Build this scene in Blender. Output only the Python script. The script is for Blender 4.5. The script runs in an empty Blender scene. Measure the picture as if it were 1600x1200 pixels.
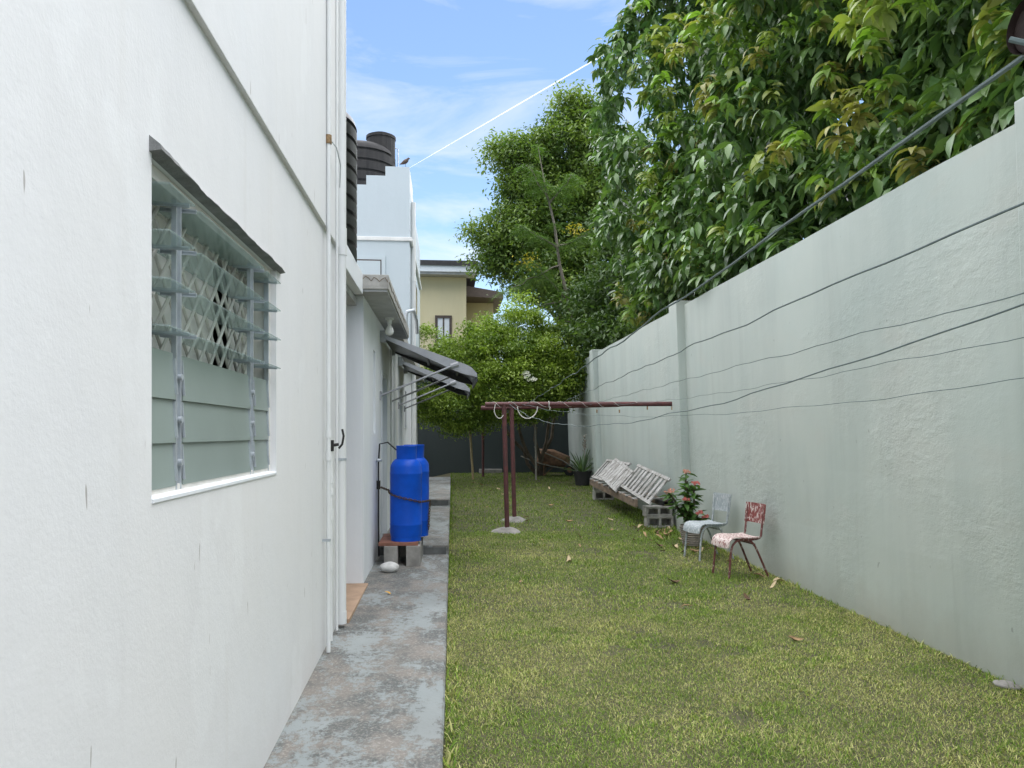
import bpy, bmesh, math, random
import numpy as np
from mathutils import Vector, Matrix

random.seed(7)
rng = np.random.default_rng(11)
sc = bpy.context.scene
COL = sc.collection
R = math.radians

# ------------------------------------------------------------------ camera
cam = bpy.data.objects.new('camera', bpy.data.cameras.new('camera'))
COL.objects.link(cam)
cam.location = (0, 0, 1.55)
cam.rotation_euler = (R(90), 0, -math.atan(98 / 1200))
cam.data.sensor_width = 36
cam.data.lens = 27.0
cam.data.shift_y = 77 / 1600
cam.data.clip_start = 0.05
cam.data.clip_end = 20000
sc.camera = cam

# ------------------------------------------------------------------ sky and sun
SUN_EL, SUN_ROT = R(76), R(38)
w = bpy.data.worlds.new('World')
sc.world = w
w.use_nodes = True
wt = w.node_tree
bg = wt.nodes['Background']
bg.inputs[1].default_value = 0.064
sky = wt.nodes.new('ShaderNodeTexSky')
sky.sky_type = 'NISHITA'
sky.sun_disc = False
sky.sun_elevation = SUN_EL
sky.sun_rotation = SUN_ROT
sky.air_density = 1.0
sky.dust_density = 0.15
sky.ozone_density = 2.2
# thin streaky cirrus over the whole dome
tc = wt.nodes.new('ShaderNodeTexCoord')
mp = wt.nodes.new('ShaderNodeMapping')
mp.inputs['Scale'].default_value = (1.3, 1.6, 6.5)
mp.inputs['Rotation'].default_value = (R(8), R(-12), R(20))
wt.links.new(tc.outputs['Generated'], mp.inputs[0])
nz = wt.nodes.new('ShaderNodeTexNoise')
nz.inputs['Scale'].default_value = 2.3
nz.inputs['Detail'].default_value = 9
nz.inputs['Roughness'].default_value = 0.58
nz.inputs['Distortion'].default_value = 0.7
wt.links.new(mp.outputs[0], nz.inputs['Vector'])
cr = wt.nodes.new('ShaderNodeValToRGB')
cr.color_ramp.elements[0].position = 0.45
cr.color_ramp.elements[0].color = (0, 0, 0, 1)
cr.color_ramp.elements[1].position = 0.78
cr.color_ramp.elements[1].color = (0.85, 0.85, 0.85, 1)
wt.links.new(nz.outputs[0], cr.inputs[0])
mx = wt.nodes.new('ShaderNodeMix')
mx.data_type = 'RGBA'
mx.inputs['B'].default_value = (4.9, 5.05, 5.2, 1)
wt.links.new(cr.outputs[0], mx.inputs['Factor'])
wt.links.new(sky.outputs[0], mx.inputs['A'])
wt.links.new(mx.outputs['Result'], bg.inputs[0])

sun_dir = Vector((math.cos(SUN_EL) * math.sin(SUN_ROT), math.cos(SUN_EL) * math.cos(SUN_ROT), math.sin(SUN_EL)))
sl = bpy.data.lights.new('sun', 'SUN')
sl.energy = 3.05
sl.angle = R(132)
sl.color = (1.0, 0.975, 0.945)
so = bpy.data.objects.new('sun', sl)
so.rotation_euler = sun_dir.to_track_quat('Z', 'Y').to_euler()
so.location = (-10, 5, 20)
COL.objects.link(so)

vs = sc.view_settings
vs.view_transform = 'Standard'
vs.look = 'None'
vs.gamma = 1
vs.use_curve_mapping = False
vs.exposure = 1.8
sc.cycles.max_bounces = 6
sc.cycles.transparent_max_bounces = 16

# ------------------------------------------------------------------ material helpers
class NT:
    def __init__(s, name):
        s.m = bpy.data.materials.new(name)
        s.m.use_nodes = True
        s.t = s.m.node_tree
        s.p = s.t.nodes['Principled BSDF']
        s.pos = s.t.nodes.new('ShaderNodeNewGeometry').outputs['Position']
    def n(s, typ, **kw):
        nd = s.t.nodes.new(typ)
        for k, v in kw.items():
            if hasattr(nd, k): setattr(nd, k, v)
            else: nd.inputs[k].default_value = v
        return nd
    def l(s, a, b): s.t.links.new(a, b)
    def noise(s, scale, detail=6, rough=0.55, stretch=(1, 1, 1), off=(0, 0, 0), dist=0.0, vec=None):
        m = s.n('ShaderNodeMapping')
        m.inputs['Scale'].default_value = stretch
        m.inputs['Location'].default_value = off
        s.l(vec or s.pos, m.inputs[0])
        q = s.n('ShaderNodeTexNoise')
        q.inputs['Scale'].default_value = scale
        q.inputs['Detail'].default_value = detail
        q.inputs['Roughness'].default_value = rough
        q.inputs['Distortion'].default_value = dist
        s.l(m.outputs[0], q.inputs['Vector'])
        return q.outputs[0]
    def ramp(s, x, a, b, ca=(0, 0, 0, 1), cb=(1, 1, 1, 1)):
        r = s.n('ShaderNodeValToRGB')
        e = r.color_ramp.elements
        e[0].position, e[0].color = a, ca
        e[1].position, e[1].color = b, cb
        s.l(x, r.inputs[0])
        return r.outputs[0]
    def mix(s, fac, a, b):
        q = s.n('ShaderNodeMix', data_type='RGBA')
        for v, k in ((fac, 'Factor'), (a, 'A'), (b, 'B')):
            if isinstance(v, (tuple, list)): q.inputs[k].default_value = (*v[:3], 1)
            elif isinstance(v, (int, float)): q.inputs[k].default_value = v
            else: s.l(v, q.inputs[k])
        return q.outputs['Result']
    def mul(s, a, b):
        q = s.n('ShaderNodeMath', operation='MULTIPLY')
        for i, v in enumerate((a, b)):
            if isinstance(v, (int, float)): q.inputs[i].default_value = v
            else: s.l(v, q.inputs[i])
        return q.outputs[0]
    def bump(s, hgt, strength=0.3, dist=0.01, prev=None):
        b = s.n('ShaderNodeBump')
        b.inputs['Strength'].default_value = strength
        b.inputs['Distance'].default_value = dist
        s.l(hgt, b.inputs['Height'])
        if prev: s.l(prev, b.inputs['Normal'])
        return b.outputs[0]
    def fin(s, col=None, rough=0.6, metal=0.0, nrm=None, spec=None):
        if col is not None:
            if isinstance(col, (tuple, list)): s.p.inputs['Base Color'].default_value = (*col[:3], 1)
            else: s.l(col, s.p.inputs['Base Color'])
        if isinstance(rough, (int, float)): s.p.inputs['Roughness'].default_value = rough
        else: s.l(rough, s.p.inputs['Roughness'])
        s.p.inputs['Metallic'].default_value = metal
        if spec is not None: s.p.inputs['Specular IOR Level'].default_value = spec
        if nrm: s.l(nrm, s.p.inputs['Normal'])
        return s.m

def simple(name, col, rough=0.6, metal=0.0, var=0.25, scale=9.0, bump=0.15, dark=None, stretch=(1, 1, 1)):
    q = NT(name)
    a = q.noise(scale, 6, 0.6, stretch)
    d = dark or tuple(c * (1 - var) for c in col)
    c = q.mix(q.ramp(a, 0.35, 0.68), d, col)
    nb = q.bump(q.noise(scale * 12, 4, 0.6, stretch), bump, 0.004)
    return q.fin(c, rough, metal, nb)

def plaster(name, col, dark, warm, bumpd=0.010, scratch=True):
    q = NT(name)
    big = q.ramp(q.noise(0.55, 5, 0.6), 0.35, 0.7)
    streak = q.ramp(q.noise(2.2, 7, 0.65, (1, 1, 0.16)), 0.48, 0.75)
    c = q.mix(big, col, warm)
    c = q.mix(q.mul(streak, 0.45), c, dark)
    fine = q.noise(70, 5, 0.6)
    mid = q.noise(7, 5, 0.6)
    if scratch:
        sp = q.ramp(q.noise(34, 2, 0.4, (1, 1, 0.16), (3.1, 1.7, 0)), 0.765, 0.785)
        c = q.mix(q.mul(sp, 0.55), c, (0.16, 0.13, 0.10))
    if scratch:
        sx = q.n('ShaderNodeSeparateXYZ'); q.l(q.pos, sx.inputs[0])
        ed = q.n('ShaderNodeMath', operation='ADD'); q.l(sx.outputs[2], ed.inputs[0]); q.l(q.mul(q.noise(5, 6, 0.65), -0.4), ed.inputs[1])
        lf = q.n('ShaderNodeMath', operation='ADD'); lf.inputs[1].default_value = 0.5; q.l(ed.outputs[0], lf.inputs[0])
        c = q.mix(q.mul(q.ramp(lf.outputs[0], 0.18, 0.62, (1, 1, 1, 1), (0, 0, 0, 1)), 0.28), c, (0.44, 0.41, 0.36))
        drip = q.ramp(q.noise(5.5, 5, 0.6, (1, 1, 0.05), (0, 4, 0)), 0.60, 0.80)
        c = q.mix(q.mul(drip, 0.22), c, (0.52, 0.49, 0.43))
        patch = q.ramp(q.noise(1.7, 4, 0.55, (1, 0.8, 0.6), (1, 2, 6)), 0.60, 0.63)
        c = q.mix(q.mul(patch, 0.35), c, (0.78, 0.79, 0.79))
    nb = q.bump(fine, 0.22, bumpd * 0.3)
    nb = q.bump(mid, 0.22, bumpd * 1.2, nb)
    return q.fin(c, 0.75, 0, nb, 0.25)

M = {}
M['white'] = plaster('white_plaster', (0.715, 0.722, 0.728), (0.645, 0.648, 0.648), (0.725, 0.722, 0.712))
M['annex'] = plaster('annex_plaster', (0.76, 0.78, 0.80), (0.58, 0.61, 0.63), (0.72, 0.75, 0.77), scratch=False)
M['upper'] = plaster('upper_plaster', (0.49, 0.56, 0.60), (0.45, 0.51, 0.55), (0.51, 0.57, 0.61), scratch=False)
M['cream'] = plaster('cream_plaster', (0.60, 0.535, 0.34), (0.48, 0.43, 0.27), (0.57, 0.52, 0.35), scratch=False)

def mat_green_wall():
    q = NT('green_grey_painted_wall')
    big = q.ramp(q.noise(0.45, 5, 0.6, off=(2, 5, 1)), 0.35, 0.68)
    c = q.mix(big, (0.46, 0.525, 0.49), (0.53, 0.57, 0.525))
    streak = q.ramp(q.noise(1.6, 7, 0.65, (1, 1, 0.13)), 0.45, 0.78)
    c = q.mix(q.mul(streak, 0.42), c, (0.31, 0.36, 0.345))
    top_ = q.ramp(q.noise(3.2, 6, 0.7, (1, 1, 0.06), (4, 0, 2)), 0.55, 0.74)
    c = q.mix(q.mul(top_, 0.22), c, (0.24, 0.26, 0.235))
    patch = q.ramp(q.noise(1.1, 6, 0.6, (1, 0.6, 1.4), (7, 3, 2)), 0.55, 0.66)
    c = q.mix(q.mul(patch, 0.35), c, (0.50, 0.515, 0.47))
    # a grubby skirt of splashed soil with a ragged edge along the foot
    sx = q.n('ShaderNodeSeparateXYZ')
    q.l(q.pos, sx.inputs[0])
    edge = q.n('ShaderNodeMath', operation='ADD')
    q.l(sx.outputs[2], edge.inputs[0])
    q.l(q.mul(q.noise(3.0, 6, 0.65), -0.55), edge.inputs[1])
    lift = q.n('ShaderNodeMath', operation='ADD'); lift.inputs[1].default_value = 0.7; q.l(edge.outputs[0], lift.inputs[0])
    skirt = q.ramp(lift.outputs[0], 0.22, 0.72, (1, 1, 1, 1), (0, 0, 0, 1))
    c = q.mix(q.mul(skirt, 0.55), c, (0.36, 0.34, 0.29))
    pit = q.ramp(q.noise(14, 3, 0.5, (1, 1, 0.7)), 0.73, 0.76)
    c = q.mix(q.mul(pit, 0.5), c, (0.2, 0.22, 0.2))
    lumps = q.mul(q.ramp(q.noise(6, 7, 0.72, (1, 0.8, 1.2)), 0.42, 0.8), 1.0)
    mask = q.ramp(q.noise(0.5, 3, 0.5, off=(0, 9, 4)), 0.50, 0.66)
    nb = q.bump(q.noise(80, 4, 0.6), 0.2, 0.003)
    nb = q.bump(q.mul(lumps, mask), 0.5, 0.018, nb)
    nb = q.bump(q.noise(2.0, 4, 0.5), 0.3, 0.012, nb)
    return q.fin(c, 0.72, 0, nb, 0.3)
M['gwall'] = mat_green_wall()
M['darkwall'] = plaster('shade_toned_wall', (0.048, 0.062, 0.064), (0.03, 0.038, 0.038), (0.06, 0.07, 0.07), scratch=False)  # deep shade under the shrub is put into this wall colour

def mat_walk():
    q = NT('worn_painted_concrete')
    c = q.mix(q.ramp(q.noise(1.2, 5, 0.6), 0.35, 0.7), (0.235, 0.262, 0.26), (0.285, 0.31, 0.305))
    worn = q.noise(2.3, 12, 0.78, (1.0, 0.55, 1), dist=0.3)
    fine = q.noise(22, 8, 0.75)
    mm = q.n('ShaderNodeMath', operation='MULTIPLY_ADD')
    q.l(fine, mm.inputs[0]); mm.inputs[1].default_value = 0.55; q.l(worn, mm.inputs[2])
    a1 = q.ramp(mm.outputs[0], 0.715, 0.79)
    bare = q.mix(q.ramp(q.noise(3.4, 5, 0.6, off=(5, 1, 0)), 0.42, 0.58), (0.075, 0.078, 0.072), (0.19, 0.165, 0.14))
    bare = q.mix(q.mul(q.ramp(q.noise(60, 4, 0.6), 0.5, 0.72), 0.7), bare, (0.42, 0.39, 0.35))
    c = q.mix(q.mul(a1, 0.88), c, bare)
    dirt = q.ramp(q.noise(0.9, 6, 0.6, (1, 0.7, 1), (8, 2, 0)), 0.5, 0.75)
    c = q.mix(q.mul(dirt, 0.5), c, (0.15, 0.145, 0.13))
    nb = q.bump(fine, 0.4, 0.006)
    nb = q.bump(a1, 0.5, -0.004, nb)
    return q.fin(c, 0.62, 0, nb, 0.35)
M['walk'] = mat_walk()
M['walk_side'] = simple('walk_edge_concrete', (0.15, 0.155, 0.15), 0.9, var=0.5, scale=6, bump=0.5)
M['soil'] = simple('lawn_soil', (0.095, 0.088, 0.042), 0.95, var=0.4, scale=3, bump=0.6)
M['tile'] = simple('terracotta_screed', (0.44, 0.30, 0.20), 0.8, var=0.3, scale=6, bump=0.3)
M['alu'] = simple('aluminium', (0.50, 0.54, 0.57), 0.45, 0.35, var=0.2, scale=20)
M['hood'] = simple('bare_cement_lip', (0.24, 0.245, 0.24), 0.9, var=0.45, scale=8, bump=0.7)
M['pvc'] = simple('white_pvc', (0.74, 0.75, 0.74), 0.4, var=0.12, scale=5, bump=0.05, stretch=(1, 1, 0.2))
M['rustpipe'] = simple('rusty_joint', (0.40, 0.26, 0.13), 0.8, var=0.6, scale=40, bump=0.5)
M['blackmetal'] = simple('black_metal', (0.03, 0.028, 0.026), 0.5, 0.3)
M['tank'] = simple('black_tank_plastic', (0.010, 0.010, 0.012), 0.42, var=0.3, scale=6, bump=0.1, dark=(0.022, 0.022, 0.023), stretch=(1, 1, 0.2))
M['tank_old'] = simple('faded_tank_plastic', (0.007, 0.0075, 0.009), 0.8, var=0.3, scale=7, bump=0.1, dark=(0.030, 0.028, 0.027), stretch=(1, 1, 0.14))
M['curtain'] = simple('white_curtain', (0.80, 0.785, 0.75), 0.9, var=0.1, scale=3)
M['grille'] = simple('cream_painted_grille', (0.76, 0.735, 0.68), 0.5, var=0.15, scale=12)
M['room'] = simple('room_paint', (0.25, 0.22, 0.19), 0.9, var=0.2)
M['concrete'] = simple('raw_concrete', (0.33, 0.315, 0.29), 0.95, var=0.4, scale=7, bump=0.8)
M['pale_concrete'] = simple('weathered_pale_concrete', (0.50, 0.485, 0.45), 0.95, var=0.4, scale=8, bump=0.7)
M['soffit'] = simple('grey_soffit', (0.50, 0.505, 0.51), 0.85, var=0.25, scale=4, bump=0.3)
M['redpaint'] = simple('oxide_red_paint', (0.135, 0.040, 0.040), 0.65, var=0.4, scale=14, bump=0.3, dark=(0.08, 0.035, 0.035))
M['darkpipe'] = simple('dark_rusted_pipe', (0.035, 0.02, 0.017), 0.6, var=0.4, scale=30, bump=0.3)
M['blue'] = simple('blue_enamel', (0.0015, 0.085, 0.56), 0.42, var=0.3, scale=5, bump=0.05, dark=(0.0015, 0.062, 0.42))
M['blue'].node_tree.nodes['Principled BSDF'].inputs['Specular IOR Level'].default_value = 0.25
M['brass'] = simple('brass', (0.45, 0.33, 0.12), 0.4, 0.8)
M['board'] = simple('red_brown_board', (0.30, 0.13, 0.085), 0.8, var=0.5, scale=12, bump=0.5, stretch=(0.3, 1, 1))
M['rock'] = simple('white_stone', (0.66, 0.655, 0.63), 0.8, var=0.3, scale=14, bump=0.6)
M['chain'] = simple('rusty_chain', (0.13, 0.085, 0.05), 0.7, 0.5, var=0.5, scale=30)
M['rubber'] = simple('black_rubber', (0.025, 0.025, 0.025), 0.7)
M['rope'] = simple('white_rope', (0.70, 0.68, 0.62), 0.9, var=0.2, scale=30)
M['wire'] = simple('green_coated_wire', (0.13, 0.185, 0.185), 0.5, var=0.3, scale=20)
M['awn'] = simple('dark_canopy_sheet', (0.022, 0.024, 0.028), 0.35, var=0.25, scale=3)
M['awnside'] = simple('grey_awning_arm', (0.36, 0.37, 0.39), 0.45, 0.1, var=0.15, scale=6)
M['woodgrey'] = simple('peeling_grey_timber', (0.46, 0.455, 0.44), 0.85, var=0.5, scale=11, bump=0.6, dark=(0.20, 0.19, 0.17), stretch=(1, 1, 0.35))
M['woodbrown'] = simple('brown_timber', (0.27, 0.20, 0.145), 0.9, var=0.5, scale=11, bump=0.6, stretch=(1, 0.25, 1))
M['barrow'] = simple('rusty_barrow_steel', (0.28, 0.155, 0.085), 0.85, var=0.5, scale=9, bump=0.5, dark=(0.12, 0.07, 0.045))
M['stake'] = simple('bamboo', (0.42, 0.32, 0.17), 0.7, var=0.3, scale=20)
M['greystake'] = simple('weathered_stake', (0.30, 0.28, 0.23), 0.8, var=0.3, scale=20)
M['pot'] = simple('black_pot', (0.03, 0.03, 0.03), 0.6)
M['greypot'] = simple('ribbed_stone_pot', (0.37, 0.33, 0.29), 0.9, var=0.4, scale=12, bump=0.6)
M['bark'] = simple('bark', (0.17, 0.135, 0.10), 0.95, var=0.5, scale=10, bump=0.9, stretch=(1, 1, 0.3))
M['palebark'] = simple('pale_bark', (0.19, 0.165, 0.13), 0.9, var=0.4, scale=14, bump=0.6, stretch=(1, 1, 0.4))
M['darkglass'] = simple('dark_glazing', (0.03, 0.032, 0.035), 0.12, var=0.1, bump=0.0)
M['frame'] = simple('brown_window_frame', (0.075, 0.055, 0.045), 0.6)
M['shingle'] = simple('dark_roof_shingle', (0.055, 0.052, 0.055), 0.9, var=0.4, scale=9, bump=0.8)
M['fascia'] = simple('white_fascia_board', (0.68, 0.72, 0.76), 0.6, var=0.1)
M['bulb'] = simple('white_glass_bulb', (0.82, 0.81, 0.78), 0.15, var=0.03, bump=0.0)
M['doorw'] = simple('white_door_paint', (0.68, 0.71, 0.73), 0.55, var=0.2, scale=3, stretch=(1, 1, 0.3))
M['bird'] = simple('brown_feathers', (0.12, 0.085, 0.07), 0.9, var=0.5, scale=40)
M['petalpink'] = simple('salmon_petal', (0.72, 0.20, 0.17), 0.6, var=0.35, scale=40)
M['petalpeach'] = simple('peach_petal', (0.75, 0.38, 0.28), 0.6, var=0.3, scale=40)
M['petalwhite'] = simple('white_petal', (0.8, 0.8, 0.68), 0.6, var=0.1)
M['dryleaf'] = simple('dry_leaf', (0.46, 0.30, 0.15), 0.85, var=0.45, scale=25, bump=0.4)
M['paleleaf'] = simple('pale_dry_leaf', (0.60, 0.47, 0.28), 0.85, var=0.35, scale=25, bump=0.4)
M['brownleaf'] = simple('brown_dry_leaf', (0.17, 0.10, 0.055), 0.85, var=0.45, scale=25, bump=0.4)
M['yellowleaf'] = simple('yellow_leaf', (0.66, 0.36, 0.05), 0.7, var=0.3, scale=30)
def mat_trail():
    q = NT('ice_trail')
    d = q.n('ShaderNodeBsdfDiffuse'); d.inputs[0].default_value = (.95, .95, .95, 1)
    tl = q.n('ShaderNodeBsdfTranslucent'); tl.inputs[0].default_value = (.95, .95, .95, 1)
    m = q.n('ShaderNodeMixShader'); m.inputs[0].default_value = 0.5
    q.l(d.outputs[0], m.inputs[1]); q.l(tl.outputs[0], m.inputs[2])
    tr = q.n('ShaderNodeBsdfTransparent'); m2 = q.n('ShaderNodeMixShader'); m2.inputs[0].default_value = 0.42
    q.l(m.outputs[0], m2.inputs[1]); q.l(tr.outputs[0], m2.inputs[2])
    q.l(m2.outputs[0], q.t.nodes['Material Output'].inputs[0])
    return q.m
M['contrail'] = mat_trail()

def mat_peel(name, base, under, lo, hi):
    q = NT(name)
    a = q.noise(46, 8, 0.72, (1, 1, 0.4))
    k = q.ramp(a, lo, hi)
    c = q.mix(k, base, under)
    nb = q.bump(k, 0.5, 0.003)
    return q.fin(c, 0.6, 0, nb)
M['peelred'] = mat_peel('peeling_red_paint', (0.21, 0.045, 0.04), (0.68, 0.62, 0.58), 0.53, 0.56)
M['peelredseat'] = mat_peel('peeling_pink_seat', (0.24, 0.08, 0.07), (0.66, 0.56, 0.52), 0.45, 0.50)
M['peelredtube'] = mat_peel('peeling_red_tube', (0.15, 0.05, 0.045), (0.50, 0.40, 0.37), 0.56, 0.60)
M['peelgrey'] = mat_peel('peeling_grey_paint', (0.30, 0.345, 0.36), (0.52, 0.54, 0.545), 0.50, 0.57)
M['peelgreytube'] = mat_peel('grey_painted_tube', (0.30, 0.34, 0.35), (0.50, 0.53, 0.53), 0.5, 0.56)

def mat_glass(name, tint, dif, fac):
    q = NT(name)
    tr = q.n('ShaderNodeBsdfTransparent'); tr.inputs[0].default_value = (*tint, 1)
    q.fin(dif, 0.12)
    m = q.n('ShaderNodeMixShader'); m.inputs[0].default_value = fac
    q.l(tr.outputs[0], m.inputs[1]); q.l(q.p.outputs[0], m.inputs[2])
    q.l(m.outputs[0], q.t.nodes['Material Output'].inputs[0])
    return q.m
M['blade'] = mat_glass('louvre_glass', (0.87, 0.93, 0.92), (0.44, 0.51, 0.50), 0.36)
M['frost'] = simple('frosted_louvre_glass', (0.26, 0.315, 0.29), 0.3, var=0.12, scale=2, bump=0.03)

def mat_leaf(name, rough=0.45, trans=0.28, spec=0.4):
    q = NT(name)
    at = q.n('ShaderNodeAttribute', attribute_name='Col')
    q.fin(at.outputs['Color'], rough, 0, None, spec)
    tl = q.n('ShaderNodeBsdfTranslucent')
    g = q.n('ShaderNodeMixRGB', blend_type='MULTIPLY'); g.inputs[0].default_value = 1
    g.inputs[2].default_value = (1.3, 1.45, 0.55, 1)
    q.l(at.outputs['Color'], g.inputs[1]); q.l(g.outputs[0], tl.inputs[0])
    m = q.n('ShaderNodeMixShader'); m.inputs[0].default_value = trans
    q.l(q.p.outputs[0], m.inputs[1]); q.l(tl.outputs[0], m.inputs[2])
    q.l(m.outputs[0], q.t.nodes['Material Output'].inputs[0])
    return q.m
M['leaf'] = mat_leaf('leaf')
M['glossleaf'] = mat_leaf('glossy_leaf', 0.36, 0.2, 0.5)
M['grass'] = mat_leaf('grass_blade', 0.6, 0.25, 0.2)

# ------------------------------------------------------------------ mesh helpers
class MB:
    def __init__(s): s.v = []; s.f = []
    def add(s, vs, fs):
        o = len(s.v); s.v += [tuple(p) for p in vs]; s.f += [tuple(i + o for i in q) for q in fs]; return s
    def box(s, x0, x1, y0, y1, z0, z1):
        return s.add([(x0, y0, z0), (x1, y0, z0), (x1, y1, z0), (x0, y1, z0), (x0, y0, z1), (x1, y0, z1), (x1, y1, z1), (x0, y1, z1)],
                     [(0, 3, 2, 1), (4, 5, 6, 7), (0, 1, 5, 4), (1, 2, 6, 5), (2, 3, 7, 6), (3, 0, 4, 7)])
    def hexa(s, p):      # eight corners, bottom four then top four
        return s.add(p, [(0, 3, 2, 1), (4, 5, 6, 7), (0, 1, 5, 4), (1, 2, 6, 5), (2, 3, 7, 6), (3, 0, 4, 7)])
    def tube(s, pts, rad, n=10, cap=True):
        pts = [Vector(p) for p in pts]
        rs = rad if isinstance(rad, (list, tuple)) else [rad] * len(pts)
        vs, fs = [], []
        up = None
        for i, p in enumerate(pts):
            d = (pts[min(i + 1, len(pts) - 1)] - pts[max(i - 1, 0)]).normalized()
            if up is None:
                up = Vector((0, 0, 1)) if abs(d.z) < 0.9 else Vector((1, 0, 0))
            u = (up - d * up.dot(d))
            u = u.normalized() if u.length > 1e-6 else d.orthogonal().normalized()
            up = u
            v = d.cross(u)
            for k in range(n):
                a = 2 * math.pi * k / n
                vs.append(p + (u * math.cos(a) + v * math.sin(a)) * rs[i])
        for i in range(len(pts) - 1):
            for k in range(n):
                a, b = i * n + k, i * n + (k + 1) % n
                fs.append((a, b, b + n, a + n))
        if cap:
            fs.append(tuple(reversed(range(n)))); fs.append(tuple(range((len(pts) - 1) * n, len(pts) * n)))
        return s.add(vs, fs)
    def lathe(s, prof, n=32, c=(0, 0, 0), a0=0, a1=2 * math.pi):
        full = abs(a1 - a0 - 2 * math.pi) < 1e-6
        m = n if full else n + 1
        vs, fs = [], []
        for r, z in prof:
            for k in range(m):
                a = a0 + (a1 - a0) * k / n
                vs.append((c[0] + r * math.cos(a), c[1] + r * math.sin(a), c[2] + z))
        for i in range(len(prof) - 1):
            for k in range(n):
                a, b = i * m + k, i * m + (k + 1) % m
                fs.append((a, b, b + m, a + m))
        return s.add(vs, fs)
    def build(s, name, mat, parent=None, smooth=False, bevel=0.0, seg=2):
        me = bpy.data.meshes.new(name)
        me.from_pydata(s.v, [], s.f)
        bm = bmesh.new(); bm.from_mesh(me)
        bmesh.ops.recalc_face_normals(bm, faces=bm.faces)
        if bevel:
            ed = [e for e in bm.edges if len(e.link_faces) == 2 and e.calc_face_angle(0) > 0.6]
            bmesh.ops.bevel(bm, geom=ed, offset=bevel, segments=seg, affect='EDGES', profile=0.6)
        bm.to_mesh(me); bm.free()
        if smooth:
            me.polygons.foreach_set('use_smooth', [True] * len(me.polygons))
            try: me.set_sharp_from_angle(angle=R(42))
            except Exception: pass
        me.materials.append(M[mat])
        return link(name, me, parent)

def link(name, me, parent=None):
    o = bpy.data.objects.new(name, me)
    COL.objects.link(o)
    if parent is not None:
        o.parent = parent
        if parent.get('_w'):
            o.location = -Vector(parent['_w'])
        elif parent.parent is not None and parent.parent.get('_w'):
            pass
    return o

def thing(name, label, cat, loc=(0, 0, 0), rz=0.0, group=None, local=False):
    o = bpy.data.objects.new(name, None)
    o.empty_display_size = 0.1
    COL.objects.link(o)
    o.location = loc
    o.rotation_euler = (0, 0, rz)
    o['label'] = label; o['category'] = cat
    if group: o['group'] = group
    if not local: o['_w'] = tuple(loc)      # its parts are modelled in world coordinates
    return o

def tag(o, label, cat, group=None):
    o['label'] = label; o['category'] = cat
    if group: o['group'] = group
    return o
def struct(o): o['kind'] = 'structure'; return o
def stuff(o): o['kind'] = 'stuff'; return o

def copy_tree(o, parent=None):
    c = o.copy(); COL.objects.link(c); c.parent = parent
    for ch in list(o.children): copy_tree(ch, c)
    return c

def bulk(name, V, F, C, mat, parent=None):
    """V (n,3), F (m,k) with one face size, C (n,3) colours, as one mesh."""
    me = bpy.data.meshes.new(name)
    nv, (nf, k) = len(V), F.shape
    me.vertices.add(nv); me.vertices.foreach_set('co', V.astype(np.float32).ravel())
    me.loops.add(nf * k); me.loops.foreach_set('vertex_index', F.astype(np.int32).ravel())
    me.polygons.add(nf)
    me.polygons.foreach_set('loop_start', (np.arange(nf) * k).astype(np.int32))
    me.polygons.foreach_set('loop_total', np.full(nf, k, np.int32))
    me.update(calc_edges=True)
    if C is not None:
        at = me.color_attributes.new('Col', 'FLOAT_COLOR', 'POINT')
        at.data.foreach_set('color', np.concatenate([C, np.ones((nv, 1))], 1).astype(np.float32).ravel())
    me.materials.append(M[mat])
    return link(name, me, parent)

def lerp_tab(tab, x):
    return float(np.interp(x, [t[0] for t in tab], [t[1] for t in tab]))
GT = [(-30, -0.13), (0, -0.12), (5, -0.11), (8.8, -0.075), (11, -0.01), (14, 0.04), (18, 0.14), (22, 0.30), (23.2, 0.34), (40, 0.5)]
def gz(y): return lerp_tab(GT, y)
WT = [(-5, -0.13), (3.6, -0.035), (6, 0.045), (9.2, 0.10)]
def wz(y): return lerp_tab(WT, y)

# ------------------------------------------------------------------ the setting: ground, walkway
b = MB()
ys = [-400, -60, -30, -10, 0, 2.5, 5, 7, 8.8, 10, 11, 12.5, 14, 16, 18, 20, 22, 23.2, 30, 40, 100, 400, 1500]
xs = [-1500, -300, -60, -10, -0.9, 0.0, 1.2, 2.4, 3.6, 10, 60, 300, 1500]
vs_, fs_ = [], []
for y in ys:
    for x in xs:
        vs_.append((x, y, gz(y) - (0.2 if x < -0.5 else 0)))
for i in range(len(ys) - 1):
    for j in range(len(xs) - 1):
        a = i * len(xs) + j
        fs_.append((a, a + 1, a + 1 + len(xs), a + len(xs)))
b.add(vs_, fs_)
struct(b.build('ground', 'soil'))

def slab(name, segs, top, x0, x1, drop, xj):
    """A path slab whose top follows top(y); the long edge is slightly chipped."""
    V, F = [], []
    n = len(segs)
    for i, y in enumerate(segs):
        xe = x1(y) + xj * random.uniform(-1, 1)
        z = top(y)
        V += [(x0, y, z), (xe - 0.012, y, z), (xe, y, z - 0.012), (xe - 0.004 + xj * random.uniform(-.6, .6), y, z - drop), (x0, y, z - drop)]
    for i in range(n - 1):
        for k in range(4):
            a = i * 5 + k
            F.append((a, a + 1, a + 6, a + 5))
    F.append((0, 1, 2, 3, 4)); F.append(tuple(reversed(range((n - 1) * 5, n * 5))))
    return MB().add(V, F).build(name, 'walk')
xe = lambda y: -0.045 + 0.004 * y
walk = struct(slab('walkway', list(np.arange(-4, 9.21, 0.12)) + [9.25], wz, -1.4, xe, 0.5, 0.003))
st1 = slab('walkway_step', [9.25 + i * 0.245 for i in range(21)], lambda y: 0.205 + (y - 9.25) * 0.004, -1.4, xe, 0.6, 0.003)
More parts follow.
